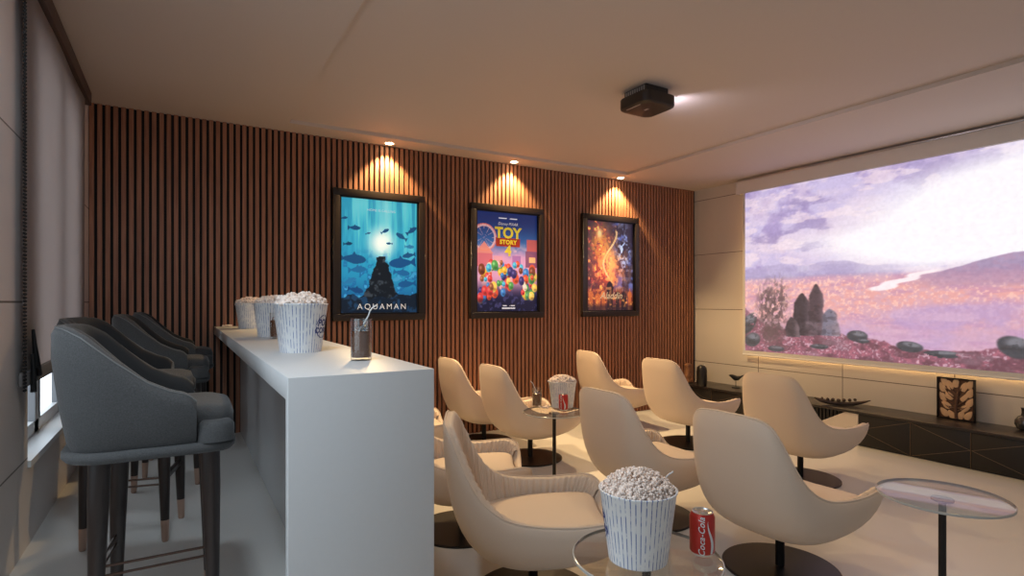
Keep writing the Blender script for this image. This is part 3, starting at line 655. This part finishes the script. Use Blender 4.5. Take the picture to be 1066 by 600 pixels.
dup(st, (-.195, 3.13, PF), -.22, 'charcoal tub bar stool just behind the nearest one, pulled back from the counter')
dup(st, (-.08, 3.93, PF), -.03, 'charcoal tub bar stool third from the camera along the counter')
dup(st, (-.03, 4.66, PF), 0, 'charcoal tub bar stool next to the slatted wall, last of the row')

# ================================================================== LOUNGE CHAIRS
def crom(P, n):
    P = [Vector(p) for p in P]; out = []
    for i in range(len(P) - 1):
        p0 = P[max(i - 1, 0)]; p1 = P[i]; p2 = P[i + 1]; p3 = P[min(i + 2, len(P) - 1)]
        for k in range(n):
            t = k / n; out.append(.5 * ((2 * p1) + (p2 - p0) * t + (2 * p0 - 5 * p1 + 4 * p2 - p3) * t * t + (3 * p1 - p0 - 3 * p2 + p3) * t ** 3))
    out.append(P[-1]); return out
def make_chair():
    t = thing('lounge_chair', '', 'lounge chair', (0, 0, 0), 0, 'cream swivel lounge chairs facing the screen')
    half = [(-.416, 0, .806), (-.415, .10, .806), (-.407, .168, .797), (-.388, .218, .765), (-.352, .252, .685), (-.304, .278, .585), (-.240, .300, .500), (-.15, .322, .446), (-.03, .340, .425), (.12, .347, .420), (.24, .343, .428), (.32, .326, .430), (.364, .288, .405), (.370, .22, .352), (.362, .12, .315), (.355, 0, .305)]
    hp = crom(half, 4); rim = [Vector((p.x, -p.y, p.z)) for p in hp[::-1]] + hp[1:]
    rim = rim[:-1]; N = len(rim)                       # closed ring, front centre first
    def outer(R, s):
        r2 = Vector((R.x, R.y, 0)); d = r2.normalized(); B = Vector((d.x * .055 - .02, d.y * .055, .200))
        fr = max(0.0, min(1.0, (R.x + .1) / .4)); P1 = Vector((R.x * (.68 - .22 * fr), R.y * (.74 - .1 * fr), .186)); P2 = Vector((R.x * (.99 - .14 * fr), R.y * 1.01, .16 + (R.z - .16) * (.27 + .1 * fr)))
        return B * (1 - s) ** 3 + P1 * 3 * s * (1 - s) ** 2 + P2 * 3 * s * s * (1 - s) + R * s ** 3
    K = 14
    bm = bmesh.new(); rings = [[outer(R, k / K) for R in rim] for k in range(K + 1)]
    def inset(R, o, dz=0.0):
        d = Vector((R.x - .02, R.y, 0)).normalized(); return Vector((R.x - d.x * o, R.y - d.y * o, R.z + dz))
    rings.append([inset(R, .006, .008) for R in rim]); rings.append([inset(R, .020, .009) for R in rim])
    inner = []
    for q in (1.0, .8, .6, .4, .22):
        ring = []
        for R in rim:
            o = outer(R, q); d = Vector((o.x, o.y, 0)); L = max(d.length, 1e-4); d.normalize()
            ring.append(Vector((o.x - d.x * min(.032, L * .5), o.y - d.y * min(.032, L * .5), o.z + (.022 * (1 - q) + (.0 if q == 1 else 0)))))
        inner.append(ring)
    rings += inner
    loft(bm, [[tuple(v) for v in r] for r in rings], True, True, True); obj('shell', bm, M['cream'], t, angle=2.0)
    # pleated lining, from the rim down to the seat
    bm = bmesh.new(); rows = []; FR = 10                 # leave the open front without lining
    idx = list(range(FR, N - FR + 1))
    fine = []
    for a, b in zip(idx, idx[1:]):
        for k in range(4): fine.append(rim[a % N].lerp(rim[b % N], k / 4))
    fine.append(rim[idx[-1] % N])
    Ln = len(fine)
    for q, off, dz in ((1.0, .022, .004), (1.0, .034, .012), (.985, .050, .010), (.94, .056, .0), (.86, .058, 0), (.76, .056, 0), (.66, .054, 0), (.56, .05, 0), (.46, .045, .01)):
        ring = []
        for i, R in enumerate(fine):
            o = outer(R, q); d = Vector((o.x - .03, o.y, 0)).normalized()
            side = 1 - math.exp(-((i / (Ln - 1) - .5) / .16) ** 2)
            pl = .0058 * (math.sin(i * 2 * PI / 4.6) + .5 * math.sin(i * 2 * PI / 11.3)) * (.2 + .8 * side) * (1.15 if q > .6 else .6)
            ring.append((o.x - d.x * (off + pl), o.y - d.y * (off + pl), o.z + dz))
        rows.append(ring)
    loft(bm, rows, False); obj('pleated_lining', bm, M['cream2'], t, angle=2.0, recalc=True)
    # seat cushion
    bm = bmesh.new(); rings = []
    base = [Vector((R.x * .75 + .035, R.y * .80, 0)) for R in [Vector((min(R.x, .37), R.y, 0)) for R in rim]]
    for s, z in ((.66, .262), (.82, .275), (.94, .300), (1.0, .335), (.985, .358), (.93, .370), (.75, .378), (.5, .382), (.2, .383)):
        rings.append([(b.x * s + .01 * (1 - s), b.y * s, z - .02 * max(0, -b.x * s / .3) + .008 * max(0, b.x * s / .3)) for b in base])
    loft(bm, rings, True, True, True); obj('seat_cushion', bm, M['cream2'], t, angle=2.0)
    bm = bmesh.new(); tube(bm, [inset(R, .008, .011) for R in rim] + [inset(rim[0], .008, .011)], .0042, 6); obj('piping', bm, M['cream2'], t)
    bm = bmesh.new(); lathe(bm, [(.095, .1995), (.09, .192), (.026, .184), (.0215, .172), (.0215, .012)], 28, c=(-.01, 0)); obj('stem', bm, M['blackmetal'], t)
    bm = bmesh.new(); lathe(bm, [(.268, 0.0), (.273, .003), (.273, .010), (.268, .013), (.03, .016)], 56, c=(-.01, 0)); obj('base_disc', bm, M['blackmetal'], t, angle=.5)
    return t
ch = make_chair()
CH = [  # x, y, rotation, label
    (1.40, 2.15, -.47, 'cream lounge chair in front, its seat half hidden by the large popcorn bucket'),
    (1.437, 2.981, -.42, 'cream lounge chair cut off by the bar counter, behind the front chair'),
    (2.592, 4.045, .0, 'cream lounge chair beside the far glass table with the drink'),
    (2.52, 4.755, .0, 'cream lounge chair against the slatted wall, left of the far table'),
    (2.53, 2.57, .0, 'cream lounge chair seen from behind in the middle, right of the far table'),
    (2.60, 1.73, .0, 'cream lounge chair beside the red can, shown from behind, nearest the screen side'),
    (4.10, 4.66, -.12, 'cream lounge chair by the slatted wall below the fiery poster'),
    (4.147, 3.707, .0, 'cream lounge chair in front of the tall black vase, second from the slatted wall'),
    (4.053, 2.533, .0, 'cream lounge chair in front of the driftwood bowl'),
    (1.50, 4.15, -.1, 'cream lounge chair mostly hidden behind the end of the counter'),
]
for i, (x, y, rz, lab) in enumerate(CH):
    if i == 0: ch.location = (x, y, 0); ch.rotation_euler = (0, 0, rz); ch['label'] = lab
    else: dup(ch, (x, y, 0), rz, lab)

# ================================================================== SIDE TABLES
TZ = .64
def make_table():
    t = thing('side_table', '', 'side table', (0, 0, 0), 0, 'round glass side tables')
    bm = bmesh.new(); lathe(bm, [(.196, TZ - .010), (.200, TZ - .008), (.200, TZ - .002), (.197, TZ)], 64); gt_ = obj('glass_top', bm, M['tableglass'], t, angle=.5)
    bm = bmesh.new(); lathe(bm, [(.1985, TZ - .0098), (.2012, TZ - .0085), (.2012, TZ - .0015), (.1985, TZ - .0002)], 64, cap0=False, cap1=False); obj('polished_edge', bm, M['glassrim'], gt_)
    bm = bmesh.new(); lathe(bm, [(.012, .012), (.012, TZ - .022), (.035, TZ - .018), (.035, TZ - .0102)], 24); obj('post', bm, M['blackmetal'], t)
    bm = bmesh.new(); lathe(bm, [(.068, 0), (.072, .003), (.072, .010), (.068, .012)], 48); obj('base_disc', bm, M['blackmetal'], t, angle=.5)
    return t
tb = make_table()
TN, TF, TR = (1.105, 1.137), (2.085, 2.95), (1.86, .80)
F_, CXP, HZ = 583.0, 533.0, 315.0
sy_, cy_ = math.sin(YAW), math.cos(YAW)
def ground(u, v, z):
    """photo point -> floor-plan position at height z (survey of the photograph)"""
    a = (u - CXP) / F_; b = -(v - HZ) / F_; d = (z - EYE) / b
    return ((sy_ + a * cy_) * d, (cy_ - a * sy_) * d)
TN = ground(673, 578, TZ); TZF = .56; TF = ground(577, 428.5, TZF); TR = ground(981, 516, TZ)
tb.location = (*TN, 0); tb['label'] = 'round glass side table in front, under the large popcorn bucket and red can'
tf_ = dup(tb, (*TF, 0), 0, 'round glass side table farther back among the chairs, holding a drink and bucket')
tf_.scale = (1.1, 1.1, TZF / TZ)
dup(tb, (*TR, 0), 0, 'round glass side table on the far right with bare top')

# ================================================================== POPCORN, BUCKETS, DRINKS, CANS
random.seed(5)
def make_bucket():
    t = thing('popcorn_bucket', '', 'popcorn bucket', (0, 0, 0), 0, 'striped popcorn buckets')
    h, r0, r1 = .185, .078, .102
    bm = bmesh.new(); lathe(bm, [(r0 - .004, .003), (r0, 0), (r0 + .0005, .003), (r1, h), (r1 + .003, h + .002), (r1 + .003, h + .005), (r1, h + .006), (r1 - .003, h + .003), (r0 - .002, .008)], 64); obj('paper_cup', bm, M['bucket'], t, angle=1.0)
    def wrap(x, y, a0=-1.05):
        z = .100 + y; r = r0 + (r1 - r0) * z / h + .0009; a = a0 + x / r; return (r * math.cos(a), r * math.sin(a), z)
    bm = bmesh.new()
    for k in range(40):
        a = 2 * PI * k / 40; b = 2 * PI * (k + 1) / 40
        if k % 10 in (9,): continue
        v = [bm.verts.new(wrap(rr * math.cos(q), rr * 1.15 * math.sin(q))) for rr, q in ((.040, a), (.040, b), (.0365, b), (.0365, a))]; bm.faces.new(v)
    add_text(bm, 'POP', .036, lambda x, y: wrap(x, y + .014), bold=.0012, shear=.15); add_text(bm, 'CORN', .030, lambda x, y: wrap(x, y - .016), bold=.0012)
    obj('printed_emblem', bm, M['navy'], t, smooth=False)
    return t
def make_heap(n=420, q=1.0, dome=.052):
    bm = bmesh.new(); R = .094
    lathe(bm, [(.089, .160), (.086, .186), (.074, .184 + dome * .42), (.045, .184 + dome * .72), (.01, .184 + dome * .86)], 32)
    for k in range(n):
        a = random.uniform(0, 2 * PI); rr = R * math.sqrt(random.random()); z = .184 + dome * (1 - (rr / R) ** 2.2) + random.uniform(-.006, .008)
        c = Vector((rr * math.cos(a), rr * math.sin(a), z))
        for j in range(4):
            d = Vector((random.uniform(-1, 1), random.uniform(-1, 1), random.uniform(-.6, 1))).normalized() * .0056 * q
            s = random.uniform(.0040, .0062) * q
            bmesh.ops.create_icosphere(bm, subdivisions=1, radius=s, matrix=Matrix.Translation(c + d) @ Matrix.Diagonal((1, random.uniform(.7, 1.1), random.uniform(.7, 1.1), 1)))
    return obj('popcorn', bm, M['popcorn'], None, angle=1.2)
bk = make_bucket(); hp_ = make_heap(190, 1.75, .034); hf_ = make_heap(620, .82, .046); BK = [
    (ground(313, 366, CT), CT, .40, 1.0, 'striped popcorn bucket nearest on the white counter', 'heap of popcorn in the nearest bucket on the white counter'),
    (ground(284, 350.5, CT), CT, 2.4, 1.0, 'striped popcorn bucket between two others on the white counter', 'heap of popcorn in the middle bucket of the counter row'),
    (ground(260.5, 342.0, CT), CT, 2.8, 1.0, 'striped popcorn bucket at the wall end of the white counter', 'heap of popcorn in the bucket at the wall end of the counter'),
    (ground(664, 581, TZ), TZ, -2.80, 1.0, 'large striped popcorn bucket in front, on the near glass table beside the red can', 'heap of popcorn in the large bucket on the near glass table'),
    (ground(585.5, 423.5, TZF), TZF, 2.0, 1.0, 'striped popcorn bucket on the far glass table behind a can', 'heap of popcorn in the bucket on the far glass table')]
for i, ((x, y), z, rz, s, l1, l2) in enumerate(BK):
    if i == 0: b_, p_ = bk, hp_; b_.location = (x, y, z); b_.rotation_euler = (0, 0, rz); b_['label'] = l1
    else: b_ = dup(bk, (x, y, z), rz, l1); p_ = hf_ if i == 3 else hp_.copy()
    if p_.name not in C.objects: C.objects.link(p_)
    p_.location = (x, y, z + .001); p_.rotation_euler = (0, 0, i * 1.3); tag(p_, l2, 'popcorn', 'popcorn heaps', 'stuff')

def make_glass():
    t = thing('drink_glass', '', 'drink', (0, 0, 0), 0, 'iced drinks with straws')
    h, r = .140, .036
    bm = bmesh.new(); lathe(bm, [(r - .003, 0), (r - .001, .002), (r, h), (r - .0022, h), (r - .0035, .010), (.006, .008)], 40); obj('tumbler', bm, M['glass'], t, angle=.8)
    bm = bmesh.new(); lathe(bm, [(r - .0042, .0105), (r - .0028, .098), (r - .004, .099)], 40); obj('cola', bm, M['cola'], t, angle=.8)
    bm = bmesh.new()
    for x, y, z, a in ((.009, .008, .106, .3), (-.012, .004, .104, 1.0), (.0, -.013, .107, .7), (.012, -.008, .112, 1.8)):
        b2 = bmesh.new(); bmesh.ops.create_cube(b2, size=.017, matrix=Matrix.Translation((x, y, z)) @ Matrix.Rotation(a, 4, (1, .6, .3))); bevel(b2, .002)
        me = bpy.data.meshes.new('tmp'); b2.to_mesh(me); b2.free(); bm.from_mesh(me); bpy.data.meshes.remove(me)
    obj('ice', bm, M['ice'], t)
    bm = bmesh.new(); tube(bm, [(-.004, .0, .1), (.024, -.004, .150), (.029, -.005, .166), (.036, -.007, .176), (.050, -.012, .186)], .0024, 10); obj('straw', bm, M['straw'], t)
    return t
gl = make_glass(); gl.location = (*ground(376, 375, CT), CT); gl['label'] = 'iced cola glass with bent straw standing alone on the counter'; gl.rotation_euler = (0, 0, -.3)
dup(gl, (*ground(288, 352.5, CT), CT), 2.0, 'cola glass behind the nearest counter bucket, only a dark strip showing')
dup(gl, (*ground(559, 423.5, TZF), TZF), 2.5, 'cola glass with straw on the far glass table')
dup(gl, (*ground(683, 556, TZ), TZ), -.3, 'drink behind the large front bucket, only its straw showing')

def make_can():
    t = thing('soda_can', '', 'drink can', (0, 0, 0), 0, 'red soda cans')
    r, h = .0335, .118
    bm = bmesh.new(); lathe(bm, [(.022, .003), (.0245, 0), (.0265, .002), (.031, .009), (r, .013), (r, h - .013), (.0305, h - .006), (.0275, h - .001)], 48, cap1=False, cap0=True); obj('can_body', bm, M['red'], t, angle=1.0)
    bm = bmesh.new(); lathe(bm, [(.0278, h - .0012), (.0285, h + .0005), (.0272, h + .001), (.0255, h - .002), (.024, h - .0035), (.004, h - .003)], 48, cap0=False); top = obj('can_top', bm, M['can_metal'], t, angle=1.0)
    bm = bmesh.new(); loft(bm, [[(math.cos(q * PI / 10) * .006 * s, .004 + math.sin(q * PI / 10) * .011 * s, h - z) for q in range(20)] for s, z in ((1, .0028), (1, .0015), (.6, .0013))], True, True, True); obj('pull_tab', bm, M['can_metal'], top)
    bm = bmesh.new(); lathe(bm, [(.0247, .0003), (.0268, .0022), (.0312, .0088), (.0314, .010)], 48, cap0=False, cap1=False); obj('bottom_rim', bm, M['can_metal'], t)
    def wrap(a0): return lambda x, y: ((r + .0005) * math.cos(a0 - y / r), (r + .0005) * math.sin(a0 - y / r), h / 2 + x)
    for a0 in (0.0, PI):
        bm = bmesh.new(); add_text(bm, 'Coca-Cola', .0235, lambda x, y: (x, y, 0), shear=.3, bold=.0003, spacing=1.04)
        bmesh.ops.triangulate(bm, faces=bm.faces)
        for cut in range(2): bmesh.ops.subdivide_edges(bm, edges=[e for e in bm.edges if e.calc_length() > .003], cuts=2, use_grid_fill=True); bmesh.ops.triangulate(bm, faces=bm.faces)
        for v in bm.verts: v.co = wrap(a0)(v.co.x, v.co.y)
        obj('brand_lettering', bm, M['lettering'], t, smooth=False)
        bm = bmesh.new(); n = 26; L, Rr = [], []       # the white wave ribbon
        for k in range(n + 1):
            z = .0125 + k * (h - .027) / n; u = k / n; c = a0 + .78 + .22 * math.sin(u * 4.6 + .5) - .10; w = .13 * (1 - u) ** 1.1 * (0.45 + math.sin(min(1, u * 3 + .2) * PI / 2) * .9) + .025 * math.sin(u * PI)
            L.append(bm.verts.new(((r + .0004) * math.cos(c - w), (r + .0004) * math.sin(c - w), z))); Rr.append(bm.verts.new(((r + .0004) * math.cos(c + w), (r + .0004) * math.sin(c + w), z)))
        for k in range(n): bm.faces.new((L[k], Rr[k], Rr[k + 1], L[k + 1]))
        obj('wave_ribbon', bm, M['lettering'], t, smooth=False)
    return t
cn = make_can(); cn.location = (*ground(731, 577, TZ), TZ); cn['label'] = 'red cola can standing beside the large front popcorn bucket'
cn.rotation_euler = (0, 0, -2.45)
dup(cn, (*ground(586.5, 427.5, TZF), TZF), -2.75, 'red cola can in front of the far table bucket')

# spilled popcorn beside the far glass and at the counter's far end
for (u, v, z, n, lab) in ((568, 425.5, TZF, 10, 'few spilled popcorn flakes on the far glass table'), (238, 340.4, CT, 7, 'few spilled popcorn flakes at the wall end of the counter')):
    bm = bmesh.new(); gx, gy = ground(u, v, z)
    for k in range(n):
        c = Vector((random.uniform(-.04, .04), random.uniform(-.03, .03), .009))
        for j in range(4):
            d = Vector((random.uniform(-1, 1), random.uniform(-1, 1), random.uniform(-.2, .5))).normalized() * .006
            bmesh.ops.create_icosphere(bm, subdivisions=1, radius=.0065, matrix=Matrix.Translation(c + d))
    o = obj('spilled_popcorn', bm, M['popcorn'], None, angle=1.2); o.location = (gx, gy, z - .0005 + .0015); tag(o, lab, 'popcorn', 'spilled popcorn', 'stuff')

# ================================================================== LOW CABINET ALONG THE SCREEN WALL
cb = thing('media_cabinet', 'low black cabinet with brass inlay under the projection screen', 'cabinet', (0, 0, 0))
QX, QT = 5.42, .32
bm = bmesh.new(); box(bm, QX - .012, XR - .001, .7, 4.93, QT - .022, QT); bevel(bm, .002); obj('cabinet_top', bm, M['cabtop'], cb)
bm = bmesh.new(); box(bm, QX + .03, XR - .001, .7, 4.93, .0, QT - .0225); obj('carcass', bm, M['cab'], cb, smooth=False)
edges = [4.93, 4.50, 4.07, 3.64]
def door(y1, y0, flip):
    bm = bmesh.new(); box(bm, QX, QX + .03, y0 + .002, y1 - .002, .006, QT - .024); bevel(bm, .0015); d = obj('door', bm, M['cab'], cb)
    bm = bmesh.new(); zt, zb = QT - .027, .009; ym = (y0 + y1) / 2; zm = (zt + zb) / 2; a, b = (y1 - .004, y0 + .004)
    if flip: a, b = b, a
    for p, q in (((a, zt), (b, zm)), ((b, zm), (a, zb))):
        dy, dz = q[0] - p[0], q[1] - p[1]; L = math.hypot(dy, dz); ny, nz = -dz / L * .0014, dy / L * .0014
        v = [bm.verts.new((x, p[0] + sgn * ny, p[1] + sgn * nz)) for x in (QX - .0012,) for sgn in (-1, 1)] + [bm.verts.new((QX - .0012, q[0] + sgn * ny, q[1] + sgn * nz)) for sgn in (1, -1)]
        f = bm.faces.new(v); r = bmesh.ops.extrude_face_region(bm, geom=[f]); bmesh.ops.translate(bm, verts=[e for e in r['geom'] if isinstance(e, bmesh.types.BMVert)], vec=(.0015, 0, 0))
    box(bm, QX - .0012, QX + .001, y0 + .001, y0 + .004, .006, QT - .024)
    obj('brass_inlay', bm, M['brass'], d, smooth=False)
for k in range(3): door(edges[k], edges[k + 1], k % 2)
for y1, y0, f in ((2.83, 2.40, 1), (2.40, 1.97, 0), (1.97, 1.54, 1), (1.54, 1.11, 0), (1.11, .70, 1)): door(y1, y0, f)
bm = bmesh.new(); y = 2.86
while y < 3.62: box(bm, QX + .012, QX + .0295, y, y + .022, .006, QT - .024); y += .036
obj('fluted_front', bm, M['cab'], cb, smooth=False)

bm = bmesh.new(); P5 = [(3.43, .010), (3.351, .075), (2.952, QT - .026), (2.832, QT - .026), (2.832, .010)]
loft(bm, [[(xx, yy, zz) for yy, zz in P5] for xx in (QX - .002, QX + .0115)], True, True, True); obj('cream_panel', bm, mat('cream_lacquer', (.60, .52, .45), .4), cb, smooth=False)
# ---- ornaments on the cabinet
def G(u, v): return ground(u, v, QT)
x, y = 5.56, 4.86
bm = bmesh.new(); rings = []
for k in range(13):
    z = .01 + k * .0195; s = 1 + .10 * math.sin(k * 1.9); rings.append([(px * s + .006 * math.sin(k), py * s, z) for px, py in rrect(.035, .03, .012, 3)])
loft(bm, rings, True, True, True); sc = thing('carved_sculpture', 'small carved brown wood sculpture at the slatted wall end of the cabinet', 'sculpture', (*ground(716.5, 399, QT), QT)); obj('carved_block', bm, M['bronze'], sc)
bm = bmesh.new(); box(bm, -.045, .045, -.04, .04, 0, .0105); bevel(bm, .002); obj('plinth', bm, M['dkvase'], sc)
bm = bmesh.new(); lathe(bm, [(.052, 0), (.058, .01), (.062, .08), (.062, .18), (.055, .225), (.035, .247), (.0, .250)][:-1] + [(.012, .252)], 36)
o = obj('black_vase', bm, M['dkvase'], None); o.location = (*ground(730.5, 402, QT), QT); tag(o, 'tall matt black rounded vase next to the brown sculpture', 'vase')
bd = thing('bird_figurine', 'dark bird figurine on a thin stand on the cabinet', 'figurine', (*ground(766, 404, QT), QT), YAW * -1)
bm = bmesh.new(); tube(bm, [(-.085, 0, .150), (-.066, 0, .147), (-.045, 0, .140), (-.01, 0, .118), (.025, 0, .115), (.06, 0, .132), (.098, 0, .152)], [.002, .013, .021, .032, .028, .012, .003], 14); obj('body', bm, M['dkvase'], bd)
bm = bmesh.new(); tube(bm, [(0, 0, .009), (0, 0, .10)], .004, 8); obj('rod', bm, M['dkvase'], bd)
bm = bmesh.new(); lathe(bm, [(.045, 0), (.047, .003), (.045, .009)], 28); obj('foot', bm, M['dkvase'], bd)
dw = thing('driftwood_bowl', 'long dark driftwood bowl of knobbly wood pieces on the cabinet', 'bowl', (*ground(876, 422.5, QT), QT), -.98 + .15)
bm = bmesh.new(); tube(bm, [(-.24, 0, .068), (-.18, 0, .045), (-.10, 0, .024), (0, 0, .018), (.10, 0, .022), (.18, 0, .040), (.25, 0, .062)], [.007, .018, .020, .018, .020, .014, .004], 12); obj('hollow_branch', bm, M['drift'], dw)
for k in range(7):
    bm = bmesh.new(); bmesh.ops.create_icosphere(bm, subdivisions=2, radius=.019 - .0015 * abs(k - 3), matrix=Matrix.Translation((-.17 + k * .048, .004 * (-1) ** k, .062 - .012 * (1 - abs(k - 3) / 3) ))); 
    for v in bm.verts: v.co += Vector((random.uniform(-1, 1), random.uniform(-1, 1), random.uniform(-1, 1))) * .002
    obj('wood_knob', bm, M['drift'], dw)
# carved tree picture leaning on the wall
ax, ay = ground(994.5, 436.5, QT)
ar = thing('tree_art_frame', 'black framed carved tree panel with pale leaves on the cabinet', 'wall art', (5.76, 2.20, QT), 0)
aw, ah, b = .137, .36, .010
bm = bmesh.new()
for q in ((-aw, aw, 0, b), (-aw, aw, ah - b, ah), (-aw, -aw + b, b, ah - b), (aw - b, aw, b, ah - b)): box(bm, -.016, .016, *q)
bevel(bm, .0015); obj('frame', bm, M['blackmetal'], ar)
bm = bmesh.new(); box(bm, .002, .010, -aw + .006, aw - .006, .006, ah - .006); obj('back_panel', bm, M['artback'], ar, smooth=False)
bm = bmesh.new()
def br(pts, r): tube(bm, [(-.002, p[0], p[1]) for p in pts], r, 8)
br([(-.005, .010), (.0, .10), (-.012, .20), (-.03, .345)], [.016, .013, .010, .006])
for s in (-1, 1):
    for z0, dy, dz in ((.07, .122, .10), (.12, .124, .13), (.17, .11, .15), (.10, .12, .03), (.22, .07, .12)):
        br([(-.004, z0), (s * dy * .5, z0 + dz * .35), (s * dy, min(z0 + dz, .345))], [.008, .006, .003])
obj('branches', bm, M['artback'], ar)
lf = [(-.09, .05, .6), (.085, .055, -.7), (-.07, .11, .9), (.07, .12, -.9), (-.10, .16, .5), (.095, .19, -.5), (-.065, .20, .7), (.05, .205, -.6), (-.10, .24, .4), (.10, .27, -.4), (-.06, .29, .3), (.045, .295, -.3), (-.10, .315, .4), (.0, .32, .1), (.085, .325, -.5), (.03, .04, -.6), (-.035, .045, .5)]
for y, z, a in lf:
    bm = bmesh.new(); n = 16
    pts = [(math.cos(2 * PI * k / n) * .025 * (1 - .35 * math.sin(2 * PI * k / n)), math.sin(2 * PI * k / n) * .044) for k in range(n)]
    ca, sa = math.cos(a), math.sin(a)
    loft(bm, [[(x0, y + (px * ca - pz * sa) * s, z + (px * sa + pz * ca) * s) for px, pz in pts] for x0, s in ((.001, 1), (-.005, .95), (-.007, .6))], True, True, True)
    obj('leaf', bm, M['artleaf'], ar)
vs2 = thing('glass_vase', 'round smoky glass vase with dark neck at the right edge', 'vase', (*ground(1066.5, 448, QT), QT))
bm = bmesh.new(); lathe(bm, [(.025, 0), (.045, .008), (.062, .045), (.060, .075), (.040, .105), (.022, .115)], 36); obj('belly', bm, M['smoke'], vs2)
bm = bmesh.new(); lathe(bm, [(.022, .1145), (.017, .135), (.019, .165), (.024, .175)], 28); obj('neck', bm, M['dkvase'], vs2)
